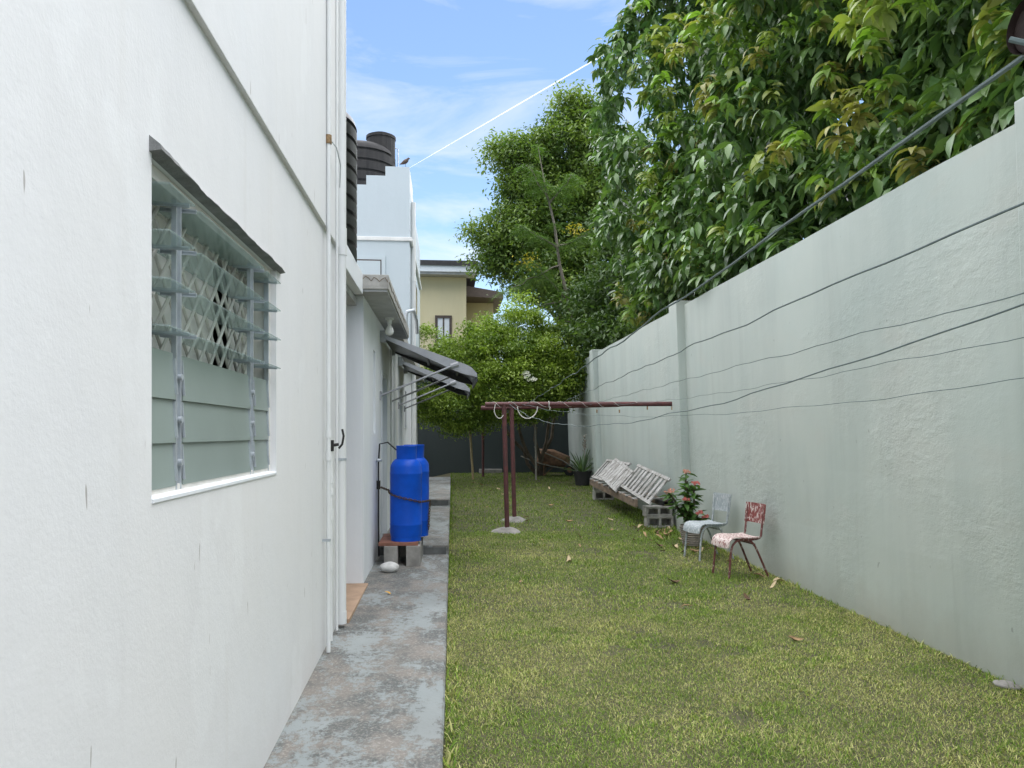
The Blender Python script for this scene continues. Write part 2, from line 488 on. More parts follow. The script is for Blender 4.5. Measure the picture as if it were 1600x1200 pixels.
st2 = slab('walkway_step', [14.15 + i * 0.35 for i in range(21)], lambda y: 0.335 + (y - 14.15) * 0.003, -1.4, xe, 0.6, 0.003)
for s_ in (st1, st2):
    s_.parent = walk
rs = MB().box(-1.0, xe(9.25) - 0.03, 9.238, 9.2495, 0.095, 0.185).build('step_riser', 'walk_side', walk)
rs = MB().box(-1.0, xe(14.1) - 0.03, 14.138, 14.1495, 0.23, 0.315).build('step_riser', 'walk_side', walk)
struct(MB().box(-2.5, -0.79, 6.16, 7.62, -0.1, 0.082).build('porch_floor', 'tile', bevel=0.006))

# ------------------------------------------------------------------ near white house
XW, XU = -0.876, -0.851
Y0, Y1 = 2.347, 3.984          # window opening
ZS, ZH = 1.351, 2.379
YC = 6.14                      # far corner
house = thing('white_house', 'tall white plastered house with a three bay glass louvre window', 'house', (-3, 2, 0))
b = MB()
b.box(-1.10, XW, -7, Y0, -0.4, 2.985).box(-1.10, XW, Y1, YC, -0.4, 2.985)
b.box(-1.10, XW, Y0, Y1, -0.4, ZS).box(-1.10, XW, Y0, Y1, ZH, 2.985)
b.build('ground_floor_wall', 'white', house)
MB().box(-1.10, XU, -7, YC - 0.004, 2.985, 8.6).build('upper_floor_wall', 'white', house, bevel=0.004)
b = MB()
b.box(-9, -1.10, YC - 0.25, YC, -0.4, 8.6).box(-9, -1.10, -7, -6.75, -0.4, 8.6).box(-9, -8.75, -6.75, YC - 0.25, -0.4, 8.6)
b.build('far_wall', 'white', house)
MB().box(-9.2, -0.70, -7.2, YC + 0.2, 8.6, 8.8).build('roof', 'shingle', house)
# room seen dimly through the louvres
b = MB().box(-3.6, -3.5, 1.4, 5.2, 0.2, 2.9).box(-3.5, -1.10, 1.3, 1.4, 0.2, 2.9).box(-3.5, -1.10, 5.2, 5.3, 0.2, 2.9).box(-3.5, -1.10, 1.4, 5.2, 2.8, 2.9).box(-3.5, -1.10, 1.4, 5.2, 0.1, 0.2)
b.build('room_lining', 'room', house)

# window: part of the house, pieces below it
XG = -0.915
win = MB()
for (ya, yb) in ((Y0, Y0 + 0.03), (Y1 - 0.03, Y1)):
    win.box(-1.09, XG + 0.01, ya, yb, ZS, ZH - 0.002)
win.box(-1.09, XG + 0.008, Y0 + 0.03, Y1 - 0.03, ZH - 0.045, ZH - 0.002)
win.box(-1.09, XG + 0.008, Y0 + 0.03, Y1 - 0.03, ZS + 0.001, ZS + 0.03)
window = win.build('louvre_window', 'grille', house, bevel=0.003)
window['_w'] = (0.0, 0.0, 0.0)
def sub(o): o.location = (0, 0, 0); return o
ML = [2.662, 3.622]           # mullions
for y in ML:
    m_ = MB().box(XG - 0.006, XG + 0.010, y - 0.026, y - 0.016, ZS + 0.012, ZH - 0.05)
    m_.box(XG - 0.006, XG + 0.010, y + 0.016, y + 0.026, ZS + 0.012, ZH - 0.05)
    m_.box(XG - 0.006, XG - 0.002, y - 0.016, y + 0.016, ZS + 0.012, ZH - 0.05)
    sub(m_.build('mullion', 'alu', window))
for y in (Y0 + 0.036, Y1 - 0.040):
    sub(MB().box(XG - 0.012, XG + 0.010, y - 0.006, y + 0.010, ZS + 0.012, ZH - 0.05).build('side_channel', 'alu', window))
bays = [(Y0 + 0.05, ML[0] - 0.033), (ML[0] + 0.033, ML[1] - 0.033), (ML[1] + 0.033, Y1 - 0.052)]
for bi, (ya, yb) in enumerate(bays):
    for k in range(7):
        zc = ZS + 0.102 + 0.1425 * k
        closed = k < 3
        th = R(4.0) if closed else R(87 + random.uniform(-2.5, 2.5))
        # blade turns about its long axis; the outer edge swings out and down
        hw, tk = 0.077, 0.0028
        ux, uz = math.sin(th), -math.cos(th)      # towards the lower / outer edge
        nx, nz_ = -uz, ux
        ctr = (XG + (0.004 if closed else -0.004), zc)
        P = []
        for sg in (-1, 1):
            for (su, yy) in ((-1, ya), (1, ya), (1, yb), (-1, yb)):
                P.append((ctr[0] + ux * hw * su + nx * tk * sg, yy, ctr[1] + uz * hw * su + nz_ * tk * sg))
        sub(MB().hexa(P).build('glass_blade', 'frost' if closed else 'blade', window))
for y in [ML[0] - 0.036, ML[0] + 0.036, ML[1] - 0.036, ML[1] + 0.036, Y1 - 0.055]:
    for k in range(7):
        zc = ZS + 0.102 + 0.1425 * k
        closed = k < 3
        th = R(4.0) if closed else R(87)
        ux, uz = math.sin(th), -math.cos(th)
        P = []
        for sg in (-1, 1):
            for (su, dy) in ((-1, -.003), (1, -.003), (1, .003), (-1, .003)):
                P.append((XG + (0.008 if closed else -0.004) + ux * 0.06 * su - uz * 0.007 * sg, y + dy, zc + uz * 0.06 * su + ux * 0.007 * sg))
        sub(MB().hexa(P).build('blade_clip', 'alu', window))
for y in ML:
    for k in range(3):
        zc = ZS + 0.102 + 0.1425 * k
        sub(MB().tube([(XG + 0.008, y, zc), (XG + 0.022, y, zc)], 0.011, 10).build('pivot_rivet', 'alu', window, smooth=True))
# sloping sill strip and ragged cement lip over the opening
MB().hexa([(XG - 0.02, Y0 + .001, ZS - 0.02), (XW + 0.005, Y0 + .001, ZS - 0.008), (XW + 0.005, Y1 - .001, ZS - 0.008), (XG - 0.02, Y1 - .001, ZS - 0.02),
           (XG - 0.02, Y0 + .001, ZS + 0.014), (XW + 0.005, Y0 + .001, ZS + 0.003), (XW + 0.005, Y1 - .001, ZS + 0.003), (XG - 0.02, Y1 - .001, ZS + 0.014)]).build('window_sill', 'annex', house)
n = 46
V, F = [], []
for i in range(n + 1):
    t = i / n
    y = Y0 - 0.02 + t * (Y1 - Y0 + 0.11)
    pr = 0.034 + 0.003 * math.sin(t * 17) + 0.002 * math.sin(t * 41 + 1) + random.uniform(-.002, .002)
    up = 0.004 + 0.005 * abs(math.sin(t * 9 + .4)) + random.uniform(0, .004) + (0.035 * max(0, 1 - t * 6))
    V += [(XW - 0.012, y, ZH - 0.004), (XW + pr, y, ZH + 0.004), (XW + pr - .004, y, ZH + 0.007 + up * .3), (XW - 0.012, y, ZH + 0.012 + up)]
for i in range(n):
    for k in range(4):
        a, c = i * 4 + k, i * 4 + (k + 1) % 4
        F.append((a, c, c + 4, a + 4))
F.append((0, 1, 2, 3)); F.append(tuple(reversed(range(n * 4, n * 4 + 4))))
MB().add(V, F).build('window_lip', 'hood', house)

# collapsible security grille behind the glass: each bar a piece of the window
g0, g1, zb0, zb1 = Y0 + 0.05, Y1 - 0.05, ZS + 0.04, ZH - 0.06
SL, step, hgt = 1.05, 0.135, zb1 - zb0
for lay, sg in ((0, 1), (1, -1)):
    for i in range(-9, 14):
        ya = g0 + i * step
        pts = []
        slope = SL * sg
        y_b, y_t = (ya, ya + slope * hgt) if sg > 0 else (ya + SL * hgt, ya)
        # clip to the opening
        t0, t1 = 0.0, 1.0
        d = y_t - y_b
        for lim, side in ((g0, 1), (g1, -1)):
            f0, f1 = side * (y_b - lim), side * (y_t - lim)
            if f0 < 0 and f1 < 0: t0 = 2
            elif f0 < 0: t0 = max(t0, f0 / (f0 - f1))
            elif f1 < 0: t1 = min(t1, f0 / (f0 - f1))
        if t0 >= t1 - 0.05: continue
        p, q_ = (-0.985 - lay * 0.012, y_b + d * t0, zb0 + hgt * t0), (-0.985 - lay * 0.012, y_b + d * t1, zb0 + hgt * t1)
        sub(MB().tube([p, q_], 0.0068, 6).build('grille_bar', 'grille', window))
# curtains inside the room
def curtain(y0, y1, lab, ph):
    nx = 60
    V, F = [], []
    for j, z in enumerate((0.9, 1.5, 2.1, 2.62)):
        for i in range(nx + 1):
            y = y0 + (y1 - y0) * i / nx
            V.append((-1.045 + 0.004 * math.sin(y * 19 + ph + j * .2) + 0.002 * math.sin(y * 17 + j), y, z))
    for j in range(3):
        for i in range(nx):
            a = j * (nx + 1) + i
            F.append((a, a + 1, a + nx + 2, a + nx + 1))
    o = MB().add(V, F).build('curtain', 'curtain', smooth=True)
    tag(o, lab, 'curtain')
curtain(1.9, 3.52, 'wide white curtain behind the centre bay of the louvre window', 0)
curtain(3.74, 4.6, 'narrow white curtain drawn aside beyond the dark gap in the louvre window', 1)

# ------------------------------------------------------------------ pipes on the house corner
def pipe_thing(name, lab, cat, pts, r, mat='pvc', sockets=(), clamps=()):
    t = thing(name, lab, cat, pts[0])
    MB().tube(pts, r, 14).build('pipe', mat, t, smooth=True)
    for (z0, z1, f) in sockets:
        MB().tube([(pts[0][0], pts[0][1], z0), (pts[0][0], pts[0][1], z1)], r * f, 14).build('socket', mat, t, smooth=True)
    for z in clamps:
        c_ = MB().tube([(pts[0][0], pts[0][1], z), (pts[0][0], pts[0][1], z + 0.018)], r * 1.10, 14)
        c_.box(XW - 0.005, pts[0][0], pts[0][1] - r * 1.25, pts[0][1] - r * 0.9, z, z + 0.018)
        c_.build('clamp', 'alu', t)
    return t
pipe_thing('downpipe', 'thick white plastic rainwater downpipe on the house corner', 'pipe', [(-0.835, 6.05, 0.075), (-0.835, 6.05, 8.55)], 0.037,
           sockets=[(2.93, 3.14, 1.13), (0.075, 0.17, 1.1)], clamps=[1.34])
t = pipe_thing('water_pipe', 'thin white water pipe running the whole height of the house, rusty joint high up', 'pipe', [(-0.836, 5.42, 0.03), (-0.836, 5.42, 8.4)], 0.015,
           sockets=[(1.52, 1.58, 1.4), (1.36, 1.42, 1.4)], clamps=[0.80])
MB().tube([(-0.836, 5.42, 3.56), (-0.836, 5.42, 3.62)], 0.022, 12).build('rusty_joint', 'rustpipe', t, smooth=True)
MB().tube([(-0.825, 5.43, 3.59), (-0.80, 5.55, 3.585), (-0.80, 5.75, 3.53), (-0.83, 5.93, 3.42)], 0.004, 6).build('tie_wire', 'alu', t)
t = pipe_thing('valve_pipe', 'short white water pipe with a black lever valve near its top', 'pipe', [(-0.856, 5.66, 0.045), (-0.856, 5.66, 1.46)], 0.014,
           sockets=[(1.10, 1.15, 1.35), (1.19, 1.24, 1.35), (0.92, 1.0, 1.35), (0.55, 0.58, 1.3)])
b = MB().tube([(-0.856, 5.66, 1.42), (-0.856, 5.66, 1.50)], 0.022, 12)
b.tube([(-0.856, 5.66, 1.46), (-0.80, 5.66, 1.47)], 0.011, 8)
b.build('valve_body', 'blackmetal', t, smooth=True)
MB().tube([(-0.80, 5.66, 1.44), (-0.775, 5.66, 1.47), (-0.765, 5.66, 1.53), (-0.775, 5.66, 1.58)], 0.008, 8).build('valve_lever', 'blackmetal', t, smooth=True)
pipe_thing('conduit', 'slim white conduit beside the thick downpipe', 'pipe', [(-0.842, 5.86, 0.07), (-0.842, 5.86, 8.4)], 0.010)

# ------------------------------------------------------------------ long white annex behind the house
XA = -0.84
annex = thing('annex', 'long low white annex with two doors and flat concrete roof', 'building', (-3, 14, 0))
YA, YB = 7.62, 20.6
op = [(8.62, 8.86, 1.55, 2.48, 'niche'), (9.62, 10.42, 0.2, 2.33, 'door'), (12.9, 13.7, 0.25, 2.33, 'door'), (14.75, 15.25, 1.70, 2.36, 'win')]
b = MB()
prev = YA
for (ya, yb, z0, z1, k) in op:
    b.box(-1.05, XA, prev, ya, -0.3, 2.9)
    b.box(-1.05, XA, ya, yb, z1, 2.9)
    if z0 > 0.3 or k != 'door': b.box(-1.05, XA, ya, yb, -0.3, z0)
    prev = yb
b.box(-1.05, XA, prev, YB, -0.3, 2.9)
b.box(-6.0, -1.05, YA, YA + 0.2, -0.3, 2.9).box(-6.0, -1.05, YB - 0.2, YB, -0.3, 2.9)
b.build('wall', 'annex', annex)
MB().box(-1.0, -0.935, 8.63, 8.85, 1.56, 2.47).build('niche_back', 'annex', annex)
for (ya, yb, z0, z1, k) in op:
    if k == 'door':
        d = MB().box(-0.965, -0.925, ya + 0.05, yb - 0.05, z0, z1 - 0.05).box(-0.925, -0.915, ya + 0.15, yb - 0.15, z0 + 0.2, 1.1).box(-0.925, -0.915, ya + 0.15, yb - 0.15, 1.25, z1 - 0.2)
        d = d.build('door', 'doorw', annex, bevel=0.004)
        d['_w'] = (0, 0, 0)
        sub(MB().lathe([(0, 0), (.012, 0), (.012, .03), (.03, .045), (.03, .065), (0, .075)], 12).build('knob', 'blackmetal', d, smooth=True))
        kn = d.children[0]; kn.rotation_euler = (0, R(90), 0); kn.location = (-0.925, ya + 0.14, 1.06)
        MB().box(-1.0, XA + 0.012, ya, ya + 0.05, z0, z1).box(-1.0, XA + 0.012, yb - 0.05, yb, z0, z1).box(-1.0, XA + 0.012, ya + 0.05, yb - 0.05, z1 - 0.05, z1).build('door_frame', 'doorw', annex, bevel=0.003)
    if k == 'win':
        wd = MB().box(-0.92, -0.91, ya, yb, z0, z1).build('window', 'darkglass', annex)
        MB().box(-0.95, XA + 0.03, ya - 0.03, yb + 0.03, z0 - 0.04, z0).build('window_sill', 'annex', annex)
# roof edges
MB().box(-2.6, -0.82, YC + 0.03, 7.40, 2.87, 3.07).build('porch_roof', 'annex', annex, bevel=0.006)
MB().box(-2.6, XA - 0.06, YC + 0.03, 7.60, 2.80, 2.866).build('porch_ceiling', 'soffit', annex)
MB().box(-6, -0.578, 7.405, 11.15, 2.925, 3.065).build('roof_slab', 'pale_concrete', annex, bevel=0.008)
MB().box(-0.99, -0.592, 7.42, 11.14, 2.903, 2.925).build('soffit', 'soffit', annex)
MB().box(-6, -0.66, 11.16, YB, 2.90, 3.02).build('roof_slab', 'pale_concrete', annex, bevel=0.008)
# crack running along the slab edge, a real open joint
cpts = []
for i in range(13):
    t_ = i / 12
    cpts.append((-0.9 + t_ * 0.315, 7.4035, 3.035 + 0.022 * math.sin(i * 1.9) - 0.02 * t_ + random.uniform(-.008, .008)))
MB().tube(cpts, 0.0035, 5).build('crack', 'woodbrown', annex)
cpts = [(-0.5765, 7.45 + i * 0.18, 3.0 + 0.016 * math.sin(i * 2.3) + random.uniform(-.01, .01)) for i in range(16)]
MB().tube(cpts, 0.004, 5).build('crack', 'woodbrown', annex)
# service pipes down the annex wall
for nm, x, y, z0, z1, r, lab in (('waste_pipe', -0.80, 11.55, 0.2, 2.9, 0.03, 'white waste pipe on the annex wall between the two doors'),
                                 ('cable_conduit', -0.825, 11.05, 0.9, 2.9, 0.012, 'thin grey conduit on the annex wall beside the nearer awning'),):
    pipe_thing(nm, lab, 'pipe', [(x, y, z0), (x, y, z1)], r, 'pvc')
pipe_thing('corner_downpipe', 'white downpipe at the far corner of the annex and upper storey', 'pipe', [(-0.745, 16.1, 0.33), (-0.745, 16.1, 6.35)], 0.05, sockets=[(4.7, 4.8, 1.15)])
# light bulb under the soffit
t = thing('light_bulb', 'bare white bulb hanging under the annex roof slab', 'bulb', (-0.70, 9.1, 2.903))
MB().lathe([(0, 0), (.05, 0), (.05, -.02), (.026, -.03), (.026, -.075), (0, -.075)], 16, (-0.70, 9.1, 2.903)).build('lamp_holder', 'pvc', t, smooth=True)
MB().lathe([(.02, -.073), (.022, -.09), (.042, -.125), (.05, -.155), (.044, -.185), (.02, -.205), (0, -.208)], 18, (-0.70, 9.1, 2.903)).build('globe', 'bulb', t, smooth=True)

# upper storey with stepped parapet
upper = thing('upper_storey', 'white upper storey block with a stepped parapet above the annex', 'building', (-3, 18, 3.02))
YU = 15.6
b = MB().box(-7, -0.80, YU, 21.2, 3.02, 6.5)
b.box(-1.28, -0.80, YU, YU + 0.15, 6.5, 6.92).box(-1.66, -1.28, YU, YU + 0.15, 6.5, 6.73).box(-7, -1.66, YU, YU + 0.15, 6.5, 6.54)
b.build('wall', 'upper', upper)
b = MB()
for i, (ya, yb, zt) in enumerate(((YU + 0.15, 17.0, 6.90), (17.0, 18.4, 6.72), (18.4, 21.2, 6.55))):
    b.box(-0.95, -0.80, ya, yb, 6.5, zt)
b.build('side_parapet', 'white', upper)
MB().box(-7, -0.785, YU - 0.03, YU + 0.0, 5.42, 5.50).build('string_pipe', 'pvc', upper, bevel=0.012)
MB().box(-0.80, -0.745, YU - 0.03, 20.9, 5.42, 5.50).build('string_pipe', 'pvc', upper, bevel=0.012)
d = MB().box(-2.6, -1.28, YU - 0.045, YU, 3.07, 5.10).build('terrace_door_frame', 'upper', upper, bevel=0.004)
MB().box(-2.50, -1.355, YU - 0.050, YU - 0.046, 3.07, 5.03).build('door_gap', 'frame', upper)
MB().box(-2.48, -1.375, YU - 0.072, YU - 0.051, 3.07, 5.00).box(-2.2, -1.62, YU - 0.086, YU - 0.072, 4.45, 4.66).build('terrace_door', 'upper', upper, bevel=0.004)
MB().box(-0.79, -0.77, 17.6, 18.7, 4.2, 5.0).build('side_window', 'darkglass', upper)
MB().box(-2.6, -1.2, 15.2, 15.45, 2.9, 3.0).build('door_step', 'pale_concrete', upper)
# hinged metal bracket on the roof edge
t = thing('pipe_elbow', 'grey bent pipe rising over the edge of the annex roof', 'pipe', (-0.72, 12.9, 3.02))
MB().tube([(-0.72, 12.9, 3.02), (-0.72, 12.9, 3.50), (-0.70, 12.9, 3.58), (-0.60, 12.9, 3.60), (-0.56, 13.2, 3.48), (-0.56, 13.5, 3.30)], 0.03, 10).build('pipe', 'alu', t, smooth=True)
# unseen block added behind the terrace to keep sun off the yard
back = thing('unseen_sun_block', 'tall white unseen block added beyond the terrace to shade the yard', 'building', (-7, 11, 0))
MB().box(-11, -3.6, YC + 0.06, YU - 0.08, 3.07, 8.9).build('wall', 'white', back)
MB().box(-11.3, -3.3, YC + 0.26, YU - 0.12, 8.9, 9.1).build('roof', 'shingle', back)

# ------------------------------------------------------------------ water tanks
def tank(lab, c, r, z0, z1, dome, ribs, mat, lid):
    t = thing('water_tank', lab, 'water tank', (c[0], c[1], z0), group=None)
    prof = [(0, z0), (r, z0)]
    n = ribs
    for i in range(n):
        za, zb = z0 + (z1 - z0) * i / n, z0 + (z1 - z0) * (i + 1) / n
        d_ = zb - za
        prof += [(r, za + d_ * 0.05), (r, za + d_ * 0.72), (r * 0.962, za + d_ * 0.79), (r * 0.962, za + d_ * 0.93), (r, zb)]
    for i in range(1, 7):
        a = i / 6 * math.pi / 2 * 0.9
        prof.append((r * math.cos(a) + 0.0, z1 + dome * math.sin(a)))
    prof.append((0, z1 + dome * 1.03))
    MB().lathe(prof, 56, (c[0], c[1], 0)).build('body', mat, t, smooth=True)
    lx, ly, lr, lz0, lz1 = lid
    l_ = MB().lathe([(lr, lz0), (lr, lz1 - 0.12), (lr * 1.05, lz1 - 0.11), (lr * 1.05, lz1 - 0.05), (lr * .75, lz1 - .04), (lr * .7, lz1), (0, lz1)], 18, (lx, ly, 0))
    l_.build('lid', mat, t)
    return t
tank('black ribbed water tank on the porch roof behind the house corner', (-1.41, 6.82), 0.6, 3.072, 4.22, 0.22, 9, 'tank', (-1.41, 6.82, .25, 4.3, 4.6))
tank('faded black water tank with side turret on the upper roof', (-1.95, 17.2), 0.76, 6.5, 7.62, 0.3, 5, 'tank_old', (-1.50, 17.1, 0.31, 7.5, 8.12))
t = thing('vent_pipe', 'thin bent vent pipe beside the upper roof tank', 'pipe', (-1.13, 17.2, 6.5))
MB().tube([(-1.13, 17.2, 6.5), (-1.13, 17.2, 7.86), (-1.22, 17.2, 7.88)], 0.014, 8).build('pipe', 'alu', t, smooth=True)
t = thing('grey_standpipe', 'grey standpipe with a collar in front of the black ribbed tank', 'pipe', (-0.90, 6.28, 3.07))
MB().tube([(-0.90, 6.28, 3.07), (-0.90, 6.28, 3.80), (-0.915, 6.28, 3.86)], 0.017, 10).build('pipe', 'soffit', t, smooth=True)
MB().tube([(-0.90, 6.28, 3.36), (-0.90, 6.28, 3.40)], 0.024, 10).build('collar', 'alu', t, smooth=True)

# dove on the parapet
bd = MB().tube([(-1.00, 15.66, 6.985), (-0.965, 15.66, 7.0), (-0.925, 15.66, 7.02), (-0.885, 15.66, 7.045), (-0.855, 15.66, 7.07), (-0.835, 15.66, 7.098), (-0.822, 15.66, 7.112), (-0.805, 15.66, 7.108), (-0.79, 15.66, 7.10)],
          [0.006, 0.018, 0.036, 0.044, 0.038, 0.022, 0.022, 0.012, 0.003], 12)
t = thing('dove', 'small brown dove perched on the parapet corner', 'bird', (-0.89, 15.66, 6.92))
bd.build('body', 'bird', t, smooth=True)
for dy in (-0.014, 0.014):
    MB().tube([(-0.885, 15.66 + dy, 7.02), (-0.882, 15.66 + dy, 6.92), (-0.868, 15.66 + dy, 6.921)], 0.004, 6).build('leg', 'bird', t)

# ------------------------------------------------------------------ boundary walls
def ZT(y): return 3.51
XB, XT = 3.70, 3.565           # the wall leans in a little towards the yard
gw = thing('garden_wall', 'tall grey green plastered boundary wall beside the lawn', 'wall', (3.8, 10, 0))
V, F = [], []
ysg = list(np.arange(-6, 23.41, 0.6))
zsl = [-0.6, 0.0, 0.6, 1.2, 1.8, 2.4, 3.0, 3.51]
for y in ysg:
    for z in zsl:
        k = (z + 0.1) / 3.6
        x = XB + (XT - XB) * k + (0.006 * math.sin(y * 1.7 + z * 2) + 0.004 * math.sin(y * 3.9 - z))
        V.append((x, y, z))
nzs = len(zsl)
for i in range(len(ysg) - 1):
    for j in range(nzs - 1):
        a = i * nzs + j
        F.append((a, a + nzs, a + nzs + 1, a + 1))
o_ = len(V)
for y in ysg: V += [(XT + 0.2, y, 3.51), (XB + 0.2, y, -0.6)]
for i in range(len(ysg) - 1):
    F.append((i * nzs + nzs - 1, (i + 1) * nzs + nzs - 1, o_ + 2 * (i + 1), o_ + 2 * i))
    F.append((o_ + 2 * i, o_ + 2 * i + 2, o_ + 2 * i + 3, o_ + 2 * i + 1))
MB().add(V, F).build('wall_face', 'gwall', gw)
for y in (4.03, 11.45, 18.3):
    p = 0.125
    z0, z1 = -0.6, 3.575
    x0 = XB + (XT - XB) * ((z0 + .1) / 3.6); x1 = XB + (XT - XB) * ((z1 + .1) / 3.6)
    MB().hexa([(x0 - p, y, z0), (x0 + .24, y, z0), (x0 + .24, y + .40, z0), (x0 - p, y + .40, z0),
               (x1 - p, y, z1), (x1 + .24, y, z1), (x1 + .24, y + .40, z1), (x1 - p, y + .40, z1)]).build('pillar', 'gwall', gw, bevel=0.012)
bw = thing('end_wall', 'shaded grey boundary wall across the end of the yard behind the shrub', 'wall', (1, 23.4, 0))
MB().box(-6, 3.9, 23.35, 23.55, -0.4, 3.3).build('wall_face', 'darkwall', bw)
MB().box(0.9, 1.6, 23.16, 23.345, 0.2, 0.47).build('footing', 'concrete', bw, bevel=0.02)

# ------------------------------------------------------------------ cream house beyond
ch = thing('cream_house', 'cream two storey house with dark shingle roof beyond the end wall', 'house', (-1, 33, 0))
b = MB().box(-5, 0.66, 30, 36, 0, 7.85).box(0.66, 1.9, 33.2, 36, 0, 7.4)
b.build('wall', 'cream', ch)
def cwin(x0, x1, y, z0, z1):
    f_ = MB().box(x0, x1, y - 0.05, y - 0.002, z0, z0 + .1).box(x0, x1, y - 0.05, y - 0.002, z1 - .1, z1).box(x0, x0 + .1, y - 0.05, y - 0.002, z0 + .1, z1 - .1).box(x1 - .1, x1, y - 0.05, y - 0.002, z0 + .1, z1 - .1)
    f_.box((x0 + x1) / 2 - .03, (x0 + x1) / 2 + .03, y - .045, y - .002, z0 + .1, z1 - .1)
    f_ = f_.build('window', 'frame', ch); f_['_w'] = (0, 0, 0)
    sub(MB().box(x0 + .1, x1 - .1, y - 0.02, y - 0.003, z0 + .1, z1 - .1).build('pane', 'fascia', f_))
cwin(-0.55, 0.10, 30, 5.0, 6.35)
MB().box(0.70, 1.6, 33.15, 33.198, 4.4, 6.4).build('dark_opening', 'darkglass', ch)
b = MB().box(-5.3, 1.05, 29.45, 29.52, 7.95, 8.18)
b.build('fascia_board', 'fascia', ch)
MB().box(-5.2, 1.0, 29.52, 30.2, 7.86, 7.95).build('eaves', 'soffit', ch)
MB().hexa([(-5.3, 29.40, 8.181), (1.10, 29.40, 8.181), (1.10, 36, 8.181), (-5.3, 36, 8.181), (-5.3, 29.40, 8.37), (1.10, 29.40, 8.37), (0.9, 34, 8.62), (-5.3, 34, 8.62)]).build('roof', 'shingle', ch)
MB().hexa([(0.67, 31.6, 7.40), (2.25, 32.0, 7.40), (2.25, 36, 7.40), (0.67, 36, 7.40), (0.67, 31.6, 7.84), (2.25, 32.0, 7.66), (1.6, 35, 8.1), (0.67, 35, 8.17)]).build('side_roof', 'frame', ch)

ch.location.z -= 0.22

# ------------------------------------------------------------------ awnings over the doors
def make_awning():
    t = thing('awning', 'nearer grey curved door awning on two struts, beside the light bulb', 'awning', (XA, 9.45, 0), local=True, group=None)
    W = 1.66
    # profile: from wall out to the rounded nose, x out, z world
    def prof(n=16):
        P = []
        for i in range(n + 1):
            u = i / n
            x = 0.03 + 1.15 * u
            z = 2.74 - 0.385 * u - 0.02 * u * u - (0.06 * max(0, (u - 0.9) / 0.1) ** 2)
            P.append((x, z))
        return P
    P = prof()
    n = len(P)
    V = [(x, 0.012, z) for x, z in P] + [(x, W - 0.012, z) for x, z in P] + [(x, 0.012, z - 0.012) for x, z in P] + [(x, W - 0.012, z - 0.012) for x, z in P]
    F = []
    for i in range(n - 1):
        F += [(i, i + 1, n + i + 1, n + i), (2 * n + i, 3 * n + i, 3 * n + i + 1, 2 * n + i + 1)]
        F += [(i, 2 * n + i, 2 * n + i + 1, i + 1), (n + i, n + i + 1, 3 * n + i + 1, 3 * n + i)]
    F += [(0, n, 3 * n, 2 * n), (n - 1, 3 * n - 1, 4 * n - 1, 2 * n - 1)]
    MB().add(V, F).build('canopy_sheet', 'awn', t, smooth=True)
    for yy in (0.0, W - 0.02):
        V, F = [], []
        for dy in (0, 0.02):
            for x, z in P:
                u = (x - 0.03) / 1.15
                dep = 0.03 + 0.085 * min(1, u * 1.3)
                if u > 0.86: dep *= max(0.25, 1 - ((u - 0.86) / 0.14) ** 2 * 0.7)
                V += [(x, yy + dy, z + 0.012), (x, yy + dy, z - dep)]
        m = 2 * n
        for i in range(n - 1):
            F += [(2 * i, 2 * i + 2, 2 * i + 3, 2 * i + 1), (m + 2 * i, m + 2 * i + 1, m + 2 * i + 3, m + 2 * i + 2),
                  (2 * i, m + 2 * i, m + 2 * i + 2, 2 * i + 2), (2 * i + 1, 2 * i + 3, m + 2 * i + 3, m + 2 * i + 1)]
        F += [(0, 1, m + 1, m), (2 * n - 2, m + 2 * n - 2, m + 2 * n - 1, 2 * n - 1)]
        MB().add(V, F).build('side_arm', 'awnside', t)
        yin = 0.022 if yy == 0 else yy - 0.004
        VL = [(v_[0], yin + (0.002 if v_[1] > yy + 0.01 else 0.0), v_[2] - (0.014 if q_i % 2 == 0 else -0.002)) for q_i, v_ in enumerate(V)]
        MB().add(VL, F).build('arm_inner_shade', 'awn', t)  # added dark plate standing in for the arm's unlit inner face
        ym = yy - 0.012 if yy == 0 else yy + 0.032
        MB().tube([(0.005, ym, 2.0), (0.04, ym, 2.02), (0.90, ym, 2.385)], 0.013, 10).build('strut', 'awnside', t, smooth=True)
        MB().tube([(0.86, ym + .02, 2.37), (0.95, ym + .02, 2.40)], 0.035, 10).build('strut_bracket', 'awnside', t)
        MB().box(-0.002, 0.02, ym - 0.03, ym + 0.03, 1.95, 2.06).build('wall_plate', 'awnside', t)
        MB().box(-0.002, 0.07, yy - 0.02, yy + 0.04, 2.66, 2.80).build('hinge_block', 'awnside', t, bevel=0.008)
    for u in (0.45, 0.8):
        x = 0.03 + 1.15 * u; z = 2.74 - 0.36 * u - 0.05 * u * u
        MB().box(x - 0.015, x + 0.015, 0.02, W - 0.02, z - 0.05, z - 0.012).build('cross_bar', 'awn', t)
    nose = P[-1]
    MB().box(nose[0] - 0.012, nose[0] + 0.008, 0.02, W - 0.02, nose[1] - 0.085, nose[1] - 0.010).build('front_gutter', 'awn', t)
    return t
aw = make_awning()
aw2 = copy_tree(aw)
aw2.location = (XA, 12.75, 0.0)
aw2['label'] = 'farther grey curved door awning on two struts, behind the first'

